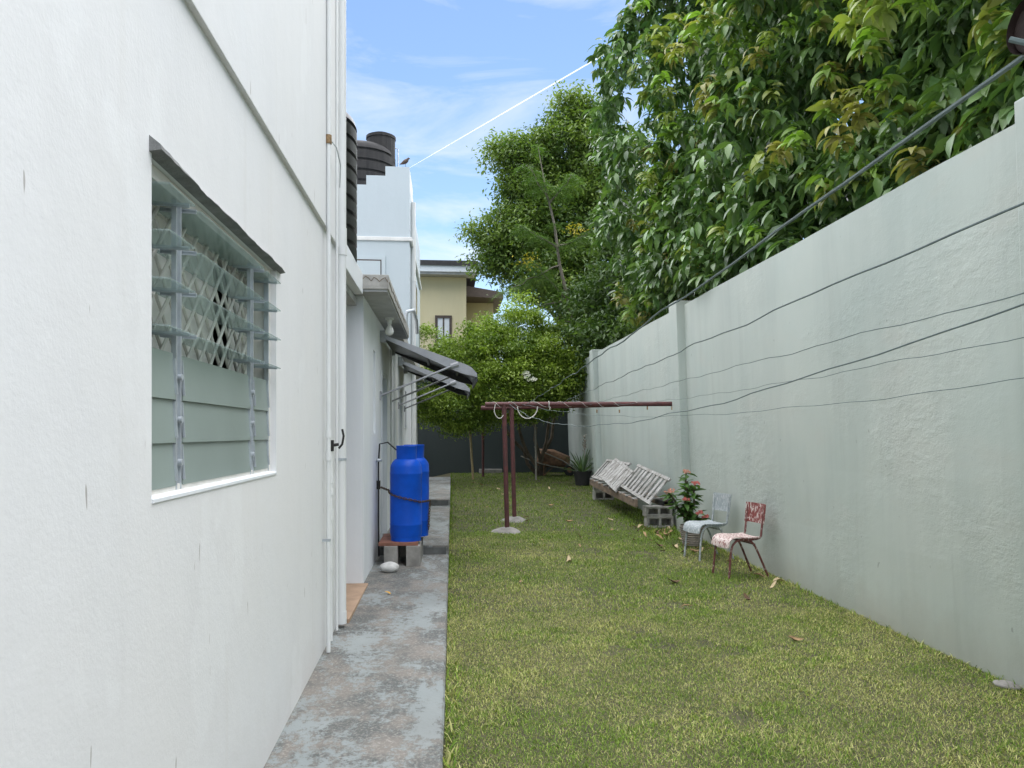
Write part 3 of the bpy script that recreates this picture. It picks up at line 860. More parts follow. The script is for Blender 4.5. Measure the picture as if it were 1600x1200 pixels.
# ------------------------------------------------------------------ gas cylinders on their stand
def block(x, y, z, sx, sy, sz, mat, lab, group, holes=False, rz=0):
    t_ = MB()
    if not holes:
        t_.box(-sx / 2, sx / 2, -sy / 2, sy / 2, 0, sz)
    else:      # hollow block, two cores open towards the viewer along y
        w_ = 0.035
        t_.box(-sx / 2, sx / 2, -sy / 2, sy / 2, 0, w_).box(-sx / 2, sx / 2, -sy / 2, sy / 2, sz - w_, sz)
        for xx in (-sx / 2, -0.02, sx / 2 - 0.04):
            t_.box(xx, xx + 0.04, -sy / 2, sy / 2, w_, sz - w_)
        t_.box(-sx / 2 + 0.04, sx / 2 - 0.04, sy / 2 - 0.02, sy / 2 - 0.001, w_, sz - w_)
    o = t_.build('concrete_block', mat, bevel=0.006)
    o.location = (x, y, z); o.rotation_euler = (0, 0, rz)
    tag(o, lab, 'block', group)
    return o
block(-0.64, 8.70, wz(8.5) - 0.002, 0.15, 0.42, 0.225, 'concrete', 'concrete block on edge under the gas cylinder board, on the wall side', None)
block(-0.395, 8.70, wz(8.5) - 0.002, 0.155, 0.42, 0.225, 'concrete', 'concrete block on edge under the gas cylinder board, on the lawn side', None)
zb = wz(8.5) + 0.223
o = MB().box(-0.775, -0.345, 8.52, 9.30, zb, zb + 0.038).build('plank', 'board', bevel=0.004)
tag(o, 'red brown wooden board carrying the gas cylinders', 'board')
block(-0.52, 9.18, wz(9.1) - 0.002, 0.42, 0.1, 0.215, 'concrete', 'dark concrete block at the back of the cylinder stand', None)
def cylinder(loc, lab, rz):
    t = thing('gas_cylinder', lab, 'gas cylinder', loc, rz, local=True)
    r, H = 0.178, 0.93
    pf = [(0, .03), (r * .8, .03), (r * .96, .05), (r, .09), (r, .17), (r * 1.012, .176), (r * 1.012, .19), (r, .196), (r, .74), (r * 1.012, .746), (r * 1.012, .758), (r, .764)]
    for i in range(1, 9):
        a = i / 8 * math.pi / 2
        pf.append((0.06 + (r - 0.06) * math.cos(a), 0.80 + 0.13 * math.sin(a)))
    pf.append((0, .935))
    MB().lathe(pf, 44).build('body', 'blue', t, smooth=True)
    MB().lathe([(r * .90, 0), (r * .95, 0), (r * .95, .05), (r * .90, .05), (r * .90, 0)], 40).build('foot_ring', 'blue', t, smooth=True)
    MB().lathe([(.112, .90), (.118, .90), (.122, 1.055), (.126, 1.06), (.118, 1.065), (.112, 1.055), (.112, .90)], 36, a0=R(-150), a1=R(125)).build('collar', 'blue', t, smooth=True)
    MB().tube([(0, 0, .92), (0, 0, 1.02)], 0.022, 12).tube([(-.05, 0, .98), (0, 0, .98)], 0.014, 10).tube([(0, 0, 1.02), (0, 0, 1.045)], 0.034, 12).build('valve', 'brass', t, smooth=True)
    return t
zc0 = zb + 0.036
cylinder((-0.485, 8.72, zc0), 'blue gas cylinder at the front of the wooden board', R(0))
cylinder((-0.415, 9.10, zc0 + 0.004), 'blue gas cylinder standing behind the front one', R(40))
# chain of real links
t = thing('chain', 'rusty chain strapped across both blue gas cylinders', 'chain', (-0.8, 8.9, 0.9))
def helix():
    P = [(-0.80, 8.98, 0.93)]
    c0 = (-0.485, 8.72)
    for k in range(13):
        a = R(172 + k * 13)
        P.append((c0[0] + 0.192 * math.cos(a), c0[1] + 0.192 * math.sin(a), 0.905 - 0.010 * k))
    P += [(-0.30, 8.82, 0.77), (-0.222, 9.04, 0.765), (-0.235, 9.02, 0.60), (-0.24, 9.0, 0.42)]
    return [Vector(p) for p in P]
hp = helix()
d_acc, link_pts = 0.0, []
for a_, b_ in zip(hp, hp[1:]):
    L = (b_ - a_).length
    s_ = -d_acc
    while s_ + 0.03 <= L:
        s_ += 0.03
        link_pts.append((a_.lerp(b_, s_ / L), (b_ - a_).normalized()))
    d_acc = L - s_
ring = []
for k in range(10):
    a = 2 * math.pi * k / 10
    ring.append((0.021 * math.cos(a), 0.011 * math.sin(a), 0))
lm = MB().tube(ring + ring[:2], 0.0042, 5, cap=False)
lo = lm.build('chain_link', 'chain', t)
first = True
for i, (p, d_) in enumerate(link_pts):
    o = lo if first else lo.copy()
    if not first: COL.objects.link(o)
    first = False
    q = d_.to_track_quat('X', 'Z')
    o.rotation_mode = 'QUATERNION'
    o.rotation_quaternion = q @ Matrix.Rotation(R(90 * (i % 2)), 3, 'X').to_quaternion()
    o.location = p - Vector(t.location)
t = thing('gas_hose', 'black gas hose and regulator running from cylinder to annex wall', 'hose', (-0.83, 8.95, 0.5))
MB().tube([(-0.50, 8.72, zc0 + 0.98), (-0.60, 8.74, zc0 + 1.02), (-0.70, 8.85, zc0 + 1.10), (-0.80, 8.95, zc0 + 1.08), (-0.815, 8.96, 1.2), (-0.815, 8.96, 0.5), (-0.81, 8.95, 0.13)], 0.009, 8).build('hose', 'rubber', t, smooth=True)
MB().lathe([(0, 0), (.035, .005), (.045, .02), (.035, .035), (0, .04)], 14, (-0.815, 8.96, 1.22)).build('regulator', 'alu', t, smooth=True)
MB().box(-0.84, -0.80, 9.0, 9.06, 0.90, 1.0).build('wall_hook', 'blackmetal', t, bevel=0.005)
# white stone
ico = bmesh.new(); bmesh.ops.create_icosphere(ico, subdivisions=3, radius=1)
for v in ico.verts:
    k = 1 + 0.05 * math.sin(v.co.x * 4 + 1) + 0.04 * math.sin(v.co.y * 5 + v.co.z * 3)
    v.co = Vector((v.co.x * 0.105 * k, v.co.y * 0.085 * k, v.co.z * 0.056 * k))
me = bpy.data.meshes.new('stone'); ico.to_mesh(me); ico.free()
me.polygons.foreach_set('use_smooth', [True] * len(me.polygons)); me.materials.append(M['rock'])
o = link('stone', me); o.location = (-0.63, 8.20, wz(8.2) + 0.052); tag(o, 'smooth white rounded stone on the walkway', 'stone')

# ------------------------------------------------------------------ clothes line posts, bars and wires
def tpost(loc, x0, x1, lab, ztop, tiltx=0.0, footing=True, r=0.037):
    t = thing('clothesline_post', lab, 'clothesline post', loc)
    MB().tube([loc, (loc[0] + tiltx, loc[1], ztop)], r, 16).build('post', 'redpaint', t, smooth=True)
    bar = MB().tube([(x0, loc[1] - 0.005, ztop + 0.0), (x1, loc[1] + 0.02, ztop + 0.02 * (x1 - x0) / (3 if x1 > 3.2 else 0.75))], r, 16)
    bo = bar.build('cross_bar', 'redpaint', t, smooth=True)
    bo['_w'] = (0, 0, 0)
    if x1 - x0 > 2:
        for xx in (x1 - 0.42, x1 - 0.02):
            sub(MB().tube([(xx, loc[1], ztop - 0.02), (xx, loc[1], ztop - 0.075)], 0.012, 8).build('hook', 'rustpipe', bo))
    if footing:
        V, F = [], []
        nn, rr = 18, [(0.04, 0.075), (0.10, 0.065), (0.19, 0.03), (0.27, -0.03)]
        for (ra, zz) in rr:
            for k in range(nn):
                a = 2 * math.pi * k / nn
                q = ra * (1 + 0.16 * math.sin(3 * a + loc[0] * 5) + random.uniform(-.07, .07))
                V.append((loc[0] + q * math.cos(a), loc[1] + q * math.sin(a), loc[2] + zz + random.uniform(-.006, .006)))
        for i in range(3):
            for k in range(nn):
                a, c = i * nn + k, i * nn + (k + 1) % nn
                F.append((a, c, c + nn, a + nn))
        F.append(tuple(range(nn)))
        MB().add(V, F).build('concrete_footing', 'concrete', t, smooth=True)
    return t
tpost((0.905, 12.0, gz(12.0)), 0.56, 3.56, 'oxide red clothesline post carrying the long bar that reaches the pillar', 2.0, -0.05)
tpost((1.13, 13.3, gz(13.3)), 0.55, 3.0, 'oxide red clothesline post just behind the first, with its own footing', 1.985, -0.05)
tpost((0.96, 21.9, gz(21.9)), 0.3, 1.7, 'dark red clothesline post in the shade under the shrub', 2.25, 0.0, False)
# bar end close to the viewer, its post beyond the frame
t = thing('clothesline_post', 'dark brown clothesline pipe end jutting out above the lawn', 'clothesline post', (2.2, 0.85, gz(.8)))
MB().tube([(0.675, 0.85, 2.03), (3.55, 0.85, 2.03)], 0.032, 28, cap=False).tube([(0.683, 0.85, 2.03), (3.5, 0.85, 2.03)], 0.0295, 28).build('cross_bar', 'darkpipe', t, smooth=True)
MB().tube([(2.2, 0.85, gz(.8)), (2.2, 0.85, 2.03)], 0.032, 16).build('post', 'darkpipe', t, smooth=True)

wires = [(0.69, 1.2, 0.02, 'thick green clothesline wire tied to the pipe end overhead', 0.0042, 11.97),
         (1.10, 1.7, 0.0, 'straight green clothesline wire running next to the overhead one', 0.0034, 11.97),
         (1.80, 2.2, 0.0, 'thin clothesline wire crossing the middle of the grey wall, not sagging', 0.0026, 11.97),
         (1.50, 0.94, 0.39, 'deeply sagging clothesline wire that dips below the red bar', 0.0032, 11.97),
         (2.30, 2.6, 0.09, 'thin clothesline wire sagging slightly toward the bar end', 0.0024, 11.97),
         (3.05, 1.15, 0.30, 'lowest thin clothesline wire crossing in front of the grey wall', 0.0024, 11.97)]
for wi, (a, b_, sg, lab, r, yf) in enumerate(wires):
    P = []
    N = 70
    for i in range(N + 1):
        t_ = i / N
        kx = 0.006 * math.sin(i * 0.9 + wi) * min(1, 4 * t_)
        kz = (0.006 * math.sin(i * 0.63 + wi * 2) + 0.004 * math.sin(i * 1.7)) * min(1, 4 * t_)
        P.append((a + (b_ - a) * t_ + kx, 0.85 + (yf - 0.85) * t_, 2.005 - 4 * sg * t_ * (1 - t_) + kz))
    w_ = MB().tube(P, r * 0.85, 6)
    if wi == 0:    # the knot round the pipe end
        for dx in (0.02, 0.032, 0.044):
            w_.tube([(0.69 + dx, 0.85 + 0.036 * math.cos(R(q)), 2.03 + 0.036 * math.sin(R(q))) for q in range(0, 375, 15)], r, 6)
        w_.tube([(0.70, 0.825, 2.0), (0.675, 0.83, 1.995), (0.655, 0.85, 2.012)], r * .8, 6)
    o = w_.build('clothesline_wire', 'wire', smooth=True)
    tag(o, lab, 'wire')
# cord wound round the bar and loops of rope hanging from it
def rope(pts, r, lab, nm='rope_loop'):
    tag(MB().tube(pts, r, 7).build(nm, 'rope', smooth=True), lab, 'rope')
rope([(0.715 + 0.012 * math.sin(k), 11.96, 2.0 - 0.0) if k in (0,) else (0.78 - 0.09 * math.cos(k / 8 * math.pi), 11.955, 1.97 - 0.19 * math.sin(k / 8 * math.pi)) for k in range(0, 7)], 0.007, 'white rope loop hanging left of the twin red posts')
rope([(1.22 - 0.16 * math.cos(k / 9 * math.pi), 11.955, 1.97 - 0.19 * math.sin(k / 9 * math.pi) * (1 if k < 5 else 1)) for k in range(0, 10)], 0.009, 'white rope loop hanging right of the twin red posts')
P = []
for k in range(160):
    t_ = k / 159
    x = 0.62 + 2.35 * t_
    a = t_ * 46 + 1.5 * math.sin(t_ * 9)
    P.append((x, 11.995 + 0.042 * math.cos(a) + .004, 2.0 + 0.02 * (x - .56) / 3 + 0.042 * math.sin(a)))
rope(P, 0.0026, 'pale cord wound loosely along the red bar', 'wound_cord')
rope([(1.56, 11.995 + 0.044 * math.cos(R(q)), 2.006 + 0.044 * math.sin(R(q))) for q in range(0, 370, 20)] + [(1.575, 11.95, 1.95), (1.57, 11.95, 1.92)], 0.007, 'white knot tied round the red bar', 'rope_knot')

# ------------------------------------------------------------------ stakes under the shrub
tag(MB().tube([(0.66, 21.2, gz(21.2) - .05), (0.60, 21.25, 1.2), (0.53, 21.3, 2.25)], 0.032, 10).build('bamboo_stake', 'stake', smooth=True), 'pale leaning bamboo stake propping the shrub', 'stake')
tag(MB().tube([(2.38, 21.0, gz(21.) - .05), (2.37, 21.0, 1.3), (2.34, 21.05, 2.25)], 0.026, 10).build('prop_stake', 'greystake', smooth=True), 'grey upright stake beside the wheelbarrow', 'stake')

# ------------------------------------------------------------------ wheelbarrow tipped on its side
wb = thing('wheelbarrow', 'rusty wheelbarrow tipped up against the end wall', 'wheelbarrow', (2.55, 22.2, gz(22.2)), 0, local=True)
# underside of the tray bulging towards the yard
rim = [(0.00, 0.30), (0.06, 0.78), (0.50, 0.76), (0.98, 0.56), (0.97, 0.22), (0.5, 0.24)]
rim = [Vector((x, 0, z)) for x, z in rim]
cen = sum(rim, Vector()) / len(rim)
bm = bmesh.new()
ringsv = []
for (sc_, dy) in ((1.0, 0.30), (1.03, 0.20), (0.96, 0.06), (0.82, -0.06), (0.55, -0.13)):
    ringsv.append([bm.verts.new((cen.x + (p.x - cen.x) * sc_, dy, cen.z + (p.z - cen.z) * sc_)) for p in rim])
for r0, r1 in zip(ringsv, ringsv[1:]):
    for k in range(6):
        bm.faces.new((r0[k], r0[(k + 1) % 6], r1[(k + 1) % 6], r1[k]))
bm.faces.new(ringsv[-1])
bmesh.ops.subdivide_edges(bm, edges=bm.edges[:], cuts=2, use_grid_fill=True, smooth=0.6)
bmesh.ops.recalc_face_normals(bm, faces=bm.faces[:])
me = bpy.data.meshes.new('tray'); bm.to_mesh(me); bm.free()
me.polygons.foreach_set('use_smooth', [True] * len(me.polygons)); me.materials.append(M['barrow'])
link('tray', me, wb)
MB().tube([(-0.10, -0.10, 0.86), (0.15, -0.13, 0.70), (0.70, -0.20, 0.46), (1.22, -0.18, 0.12)], 0.018, 8).build('handle', 'greystake', wb, smooth=True)
MB().tube([(-0.48, 0.0, 0.58), (-0.05, -0.12, 0.40), (0.35, -0.16, 0.30), (0.78, -0.1, 0.22)], 0.018, 8).build('handle', 'greystake', wb, smooth=True)
MB().tube([(0.18, -0.14, 0.38), (0.17, -0.12, 0.0)], 0.014, 8).tube([(0.17, -0.12, 0.02), (0.45, -0.12, 0.26)], 0.012, 8).build('leg', 'barrow', wb, smooth=True)
MB().tube([(0.20, -0.15, 0.58), (0.22, -0.16, 0.32)], 0.012, 8).tube([(0.88, -0.19, 0.36), (0.95, -0.1, 0.3)], 0.012, 8).build('brace', 'barrow', wb, smooth=True)
wh = MB().lathe([(.085, -.03), (.13, -.04), (.17, -.025), (.178, 0), (.17, .025), (.13, .04), (.085, .03), (.085, -.03)], 26).build('wheel', 'rubber', wb, smooth=True)
wh.rotation_euler = (R(78), R(0), R(20)); wh.location = (0.92, -0.12, 0.178)
rm = MB().lathe([(0, -.02), (.03, -.03), (.09, -.015), (.09, .015), (.03, .03), (0, .02)], 20).build('rim', 'barrow', wh, smooth=True)

# ------------------------------------------------------------------ leaf tools
def leaf_template(nl=4, length=1.0, width=0.3, droop=0.6, fold=0.25, curl=0.0):
    """Strip of quads along +x, drooping towards -z; two sides folded along a midrib."""
    V = []
    x = z = 0.0
    for i in range(nl + 1):
        u = i / nl
        w_ = width * 0.5 * max(0.02, math.sin(math.pi * min(1, (u * 0.93 + 0.05)) ** 0.85))
        V += [(x, w_, z + fold * w_), (x, 0, z), (x, -w_, z + fold * w_)]
        a = -droop * (u * 1.4)
        x += length / nl * math.cos(a); z += length / nl * math.sin(a)
    F = []
    for i in range(nl):
        for k in range(2):
            a = i * 3 + k
            F.append((a, a + 1, a + 4, a + 3))
    return np.array(V), np.array(F)

def rotmats(yaw, pitch, roll):
    cy, sy, cp, sp, cr_, sr = np.cos(yaw), np.sin(yaw), np.cos(pitch), np.sin(pitch), np.cos(roll), np.sin(roll)
    Rm = np.empty((len(yaw), 3, 3))
    Rm[:, 0, 0] = cy * cp; Rm[:, 0, 1] = cy * sp * sr - sy * cr_; Rm[:, 0, 2] = cy * sp * cr_ + sy * sr
    Rm[:, 1, 0] = sy * cp; Rm[:, 1, 1] = sy * sp * sr + cy * cr_; Rm[:, 1, 2] = sy * sp * cr_ - cy * sr
    Rm[:, 2, 0] = -sp;     Rm[:, 2, 1] = cp * sr;                 Rm[:, 2, 2] = cp * cr_
    return Rm

def place_leaves(tmpl, P, yaw, pitch, roll, size, col):
    TV, TF = tmpl
    Rm = rotmats(yaw, pitch, roll)
    V = np.einsum('nij,vj->nvi', Rm, TV) * size[:, None, None] + P[:, None, :]
    n, v = V.shape[:2]
    F = (TF[None] + (np.arange(n) * v)[:, None, None]).reshape(-1, TF.shape[1])
    C = np.repeat(col, v, 0)
    return V.reshape(-1, 3), F, C

def join(parts):
    Vs, Fs, Cs, o = [], [], [], 0
    for V, F, C in parts:
        Vs.append(V); Fs.append(F + o); Cs.append(C); o += len(V)
    return np.concatenate(Vs), np.concatenate(Fs), np.concatenate(Cs)

def shell_points(n, centre, radii, inner=0.8, lump=0.16, seed=0, face=None, zmin=None, flat=0.0):
    r_ = np.random.default_rng(seed)
    d = r_.normal(size=(n * 3, 3)); d /= np.linalg.norm(d, axis=1)[:, None]
    ph = r_.uniform(0, 6.28, 9)
    lum = (np.sin(d[:, 0] * 5 + ph[0]) * np.sin(d[:, 1] * 6 + ph[1]) + np.sin(d[:, 2] * 7 + ph[2]) * np.sin(d[:, 0] * 4 + ph[3])
           + 0.7 * np.sin(d[:, 1] * 11 + ph[4]) * np.sin(d[:, 2] * 10 + ph[5])) / 2
    rr = r_.uniform(inner ** 2, 1, len(d)) ** 0.5 * (1 + lump * lum)
    P = np.array(centre) + d * np.array(radii) * rr[:, None]
    keep = np.ones(len(P), bool)
    if face is not None:
        v = np.array(face) - P; v /= np.linalg.norm(v, axis=1)[:, None]
        keep &= (v * d).sum(1) > -0.35
    if zmin is not None: keep &= P[:, 2] > zmin
    idx = np.where(keep)[0][:n]
    return P[idx], d[idx]

def branches(mb, p0, p1, r0, r1, wob=0.15, n=7):
    p0, p1 = Vector(p0), Vector(p1)
    pts = [p0.lerp(p1, i / n) + Vector((random.uniform(-1, 1), random.uniform(-1, 1), random.uniform(-.4, .4))) * wob * (1 if 0 < i < n else 0) for i in range(n + 1)]
    mb.tube(pts, [r0 + (r1 - r0) * i / n for i in range(n + 1)], 8)
    return pts

# ------------------------------------------------------------------ grass
def mat_noise2(x, y, s, seed):
    r_ = np.random.default_rng(seed)
    v = 0
    for k in range(5):
        a = r_.uniform(0, 6.28); f_ = s * (1.7 ** k)
        v = v + np.sin((x * math.cos(a) + y * math.sin(a)) * f_ + r_.uniform(0, 6.28)) * np.sin((-x * math.sin(a) + y * math.cos(a)) * f_ * 0.9 + r_.uniform(0, 6.28)) / (1.35 ** k)
    return v / 1.6
gy_tab = np.array([t_[0] for t_ in GT]); gz_tab = np.array([t_[1] for t_ in GT])
def grass(n, ya, yb, size, xa=-0.03, xb=3.72):
    y = rng.uniform(ya, yb, n); x = xa + (xb - xa) * rng.random(n)
    x = np.maximum(x, -0.035 + 0.004 * y)
    z = np.interp(y, gy_tab, gz_tab)
    dry = mat_noise2(x, y, 1.1, 3) * 0.5 + mat_noise2(x, y, 4.5, 5) * 0.35 + 0.12
    # the middle strip between the walkway and the chairs is the most parched
    dry = dry + 0.30 * np.exp(-((x - 1.2) / 1.0) ** 2) * np.clip((9.5 - y) / 3, 0, 1) - 0.75 * np.clip((y - 9.0) / 5, 0, 1)
    bare = (mat_noise2(x, y, 2.2, 9) > 0.72) & (rng.random(n) < 0.6)
    keep = ~bare
    x, y, z, dry = x[keep], y[keep], z[keep], dry[keep]
    n = len(x)
    pr = 1 / (1 + np.exp(-(dry - 0.12) * 3.0))
    isdry = rng.random(n) < np.clip(pr, 0.06, 0.8)
    g1, g2 = np.array([0.095, 0.165, 0.024]), np.array([0.225, 0.305, 0.055])
    d1, d2 = np.array([0.28, 0.265, 0.105]), np.array([0.54, 0.495, 0.24])
    u = rng.random((n, 1))
    col = np.where(isdry[:, None], d1 + (d2 - d1) * u, g1 + (g2 - g1) * u)
    col = col * rng.uniform(0.6, 1.55, (n, 1)) * np.array([0.97, 1.03, 0.92])
    col = col * (1 - 0.28 * np.clip((y - 10.0) / 6, 0, 1))[:, None] * (1.0 + 0.07 * mat_noise2(x, y, 2.0, 33))[:, None]      # tree and shrub shade put into the far blades' colour
    # blade of one quad and a tip
    T = np.array([(-.08, 0, 0), (.08, 0, 0), (.055, .25, .62), (-.055, .25, .62), (0, .66, .98)], float)
    Fq = np.array([(0, 1, 2), (0, 2, 3), (3, 2, 4)])
    yaw = rng.uniform(0, 6.28, n)
    lean = np.where(isdry, rng.uniform(0.0, 1.15, n), rng.uniform(-0.1, 0.75, n))
    Rm = rotmats(yaw, np.zeros(n), -lean)
    s_ = size * rng.uniform(0.55, 1.35, n) * np.where(mat_noise2(x, y, 3.1, 21) > 0.3, 1.2, 1.0)
    V = np.einsum('nij,vj->nvi', Rm, T) * s_[:, None, None] + np.stack([x, y, z - 0.003], 1)[:, None, :]
    F = (Fq[None] + (np.arange(n) * 5)[:, None, None]).reshape(-1, 3)
    return V.reshape(-1, 3), F, np.repeat(col, 5, 0)
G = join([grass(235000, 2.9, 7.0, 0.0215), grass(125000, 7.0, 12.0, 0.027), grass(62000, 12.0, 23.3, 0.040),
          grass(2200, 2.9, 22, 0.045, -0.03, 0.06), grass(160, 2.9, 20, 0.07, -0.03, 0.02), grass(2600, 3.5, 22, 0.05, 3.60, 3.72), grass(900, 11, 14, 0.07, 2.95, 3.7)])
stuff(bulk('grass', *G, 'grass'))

# ------------------------------------------------------------------ big broad leaved tree behind the wall
tree = thing('broadleaf_tree', 'huge glossy broad leaved tree with drooping new leaf tufts above the wall', 'tree', (7.4, 9.5, -0.1))
tk = MB()
branches(tk, (7.4, 9.5, -0.3), (7.2, 9.5, 3.2), 0.30, 0.22, 0.06)
tk.build('trunk', 'bark', tree, smooth=True)
for tgt in ((5.4, 7.0, 6.0), (5.2, 11.0, 6.5), (8.5, 12, 7), (6.6, 5, 6.8), (5.2, 13.6, 4.6), (5.0, 9.0, 4.4), (5.4, 4.0, 4.6), (6.8, 14.0, 7.0)):
    bb = MB(); branches(bb, (7.25, 9.5, 2.6), tgt, 0.12, 0.03, 0.18); bb.build('limb', 'bark', tree, smooth=True)
EYE = (0.5, 0.5, 1.6)
ells = [((7.3, 11.6, 5.6), (3.9, 4.3, 4.3), 3400), ((7.2, 6.0, 5.4), (3.1, 4.2, 3.6), 2800), ((6.0, 14.2, 4.9), (2.5, 2.4, 2.6), 1200), ((7.0, 9.0, 8.6), (3.3, 4.0, 3.0), 1500),
        ((5.3, 9.8, 4.1), (1.7, 3.6, 1.3), 1000), ((5.5, 5.2, 4.0), (1.5, 3.0, 1.0), 800), ((5.45, 15.3, 7.6), (2.6, 2.2, 4.3), 2000)]
mature = leaf_template(3, 1.0, 0.38, 0.5, 0.30)
mature_in = leaf_template(1, 1.0, 0.40, 0.4, 0.3)
mature_in = (np.array([(0, 0.03, 0), (0, -0.03, 0), (0.5, 0.2, 0.0), (0.5, -0.2, 0.0), (1.0, 0.02, -0.3), (1.0, -0.02, -0.3)]), np.array([(0, 1, 3, 2), (2, 3, 5, 4)]))
young = leaf_template(5, 1.0, 0.30, 1.15, 0.22)
def whorl_arrays(P, d, kind, seed):
    r_ = np.random.default_rng(seed)
    k = 8 if kind == 'mature' else 9
    n = len(P)
    base = np.repeat(P, k, 0)
    az0 = r_.uniform(0, 6.28, n)
    yaw = (az0[:, None] + np.arange(k)[None] * (6.283 / k) + r_.normal(0, .25, (n, k))).ravel()
    if kind == 'mature':
        pitch = r_.uniform(0.0, 1.1, n * k); size = r_.uniform(0.17, 0.29, n * k)
        u = r_.random((n * k, 1))
        col = np.array([0.055, 0.118, 0.040]) + u * np.array([0.080, 0.102, 0.030])
        tone = r_.random((n, 1)).repeat(k, 0).reshape(-1, 1)
        col = col * (0.75 + 0.7 * tone)
        base = base + r_.normal(0, .05, base.shape)
        T = mature if seed < 100 else mature_in
    else:
        pitch = r_.uniform(-0.35, 0.30, n * k); size = r_.uniform(0.15, 0.23, n * k)
        u = r_.random((n * k, 1)); t2 = (r_.random((n, 1)) ** 1.8).repeat(k, 0).reshape(-1, 1)
        col = np.array([0.17, 0.29, 0.05]) * (1 - t2) + np.array([0.30, 0.25, 0.10]) * t2
        col = col * (0.7 + 0.6 * u)
        base = base + r_.normal(0, .012, base.shape); base[:, 2] += np.tile(np.linspace(0, -0.10, k), n)
        T = young
    roll = r_.normal(0, .35, n * k)
    return place_leaves(T, base, yaw, pitch, roll, size, col)
parts, near_pts = [], []
def hollow(P):
    n_ = np.sin(P[:, 0] * 3.1 + 1.3 * np.sin(P[:, 2] * 1.7)) * np.sin(P[:, 1] * 2.7 + 0.8) + np.sin(P[:, 2] * 3.4 + 1.1 * np.sin(P[:, 1] * 1.9)) * np.sin(P[:, 1] * 2.1 + P[:, 0] * 1.6)
    return n_ < -0.42
def inside_any(P, skip):
    m_ = np.zeros(len(P), bool)
    for i, (c, r3, _) in enumerate(ells):
        if i == skip: continue
        m_ |= (((P - np.array(c)) / np.array(r3)) ** 2).sum(1) < 0.62
    return m_
for i, (c, r3, n) in enumerate(ells):
    P, d = shell_points(n, c, r3, 0.82, 0.17, 40 + i, EYE)
    ok = (~inside_any(P, i)) & (~hollow(P)) & (P[:, 0] > 3.95 - 0.9 * (P[:, 2] > 3.7)) & (P[:, 2] > 2.8)
    P, d = P[ok], d[ok]
    parts.append(whorl_arrays(P, d, 'mature', 70 + i))
    P2, d2 = shell_points(int(n * 0.8), c, (r3[0] * .86, r3[1] * .86, r3[2] * .86), 0.72, 0.10, 140 + i, EYE)
    ok = (P2[:, 0] > 3.95) & (P2[:, 2] > 2.8)
    parts.append(whorl_arrays(P2[ok], d2[ok], 'mature', 170 + i))
    PY, dY = shell_points(int(n * 0.26), c, (r3[0] * 1.05, r3[1] * 1.05, r3[2] * 1.05), 0.97, 0.17, 40 + i, EYE)
    ok = (~inside_any(PY, i)) & (~hollow(PY)) & (PY[:, 0] > 3.5) & (PY[:, 2] > 3.4)
    near_pts.append(PY[ok])
cr_o = bulk('crown', *join(parts), 'glossleaf', tree); cr_o['kind'] = 'stuff'
# the new-leaf tufts: each its own piece, a handful of shared meshes
tuft_meshes = []
for k in range(7):
    V, F, C = whorl_arrays(np.zeros((1, 3)), np.zeros((1, 3)), 'young', 300 + k)
    V2, F2, C2 = whorl_arrays(np.array([[0.02, 0.01, -0.09]]), np.zeros((1, 3)), 'young', 340 + k)
    o = bulk('leaf_tuft', *join([(V, F, C), (V2 * 0.8, F2, C2)]), 'leaf', None)
    tuft_meshes.append(o.data); bpy.data.objects.remove(o)
PT = np.concatenate(near_pts)
dist = np.linalg.norm(PT - np.array(EYE), axis=1)
PT = PT[(PT[:, 2] > 3.95 - 0.4 * (PT[:, 0] > 4.3)) & (PT[:, 0] < 0.86 * PT[:, 1] + 0.6) & (PT[:, 2] < 1.6 + 0.66 * dist)]      # the side that faces the yard
keep_ = np.ones(len(PT), bool)
for a_ in range(len(PT)):
    if keep_[a_]:
        near_ = np.linalg.norm(PT - PT[a_], axis=1) < 0.22
        near_[:a_ + 1] = False
        keep_ &= ~near_
PT = PT[keep_]
dist = np.linalg.norm(PT - np.array(EYE), axis=1)
PT = PT[np.argsort(dist)][:300]
for i, p in enumerate(PT):
    o = bpy.data.objects.new('leaf_tuft', tuft_meshes[i % 7]); COL.objects.link(o)
    o.parent = tree; o.location = Vector(p) - Vector(tree.location)
    o.rotation_euler = (random.uniform(-.25, .25), random.uniform(-.25, .25), random.uniform(0, 6.28))
    s_ = random.uniform(1.05, 1.6); o.scale = (s_, s_, s_)

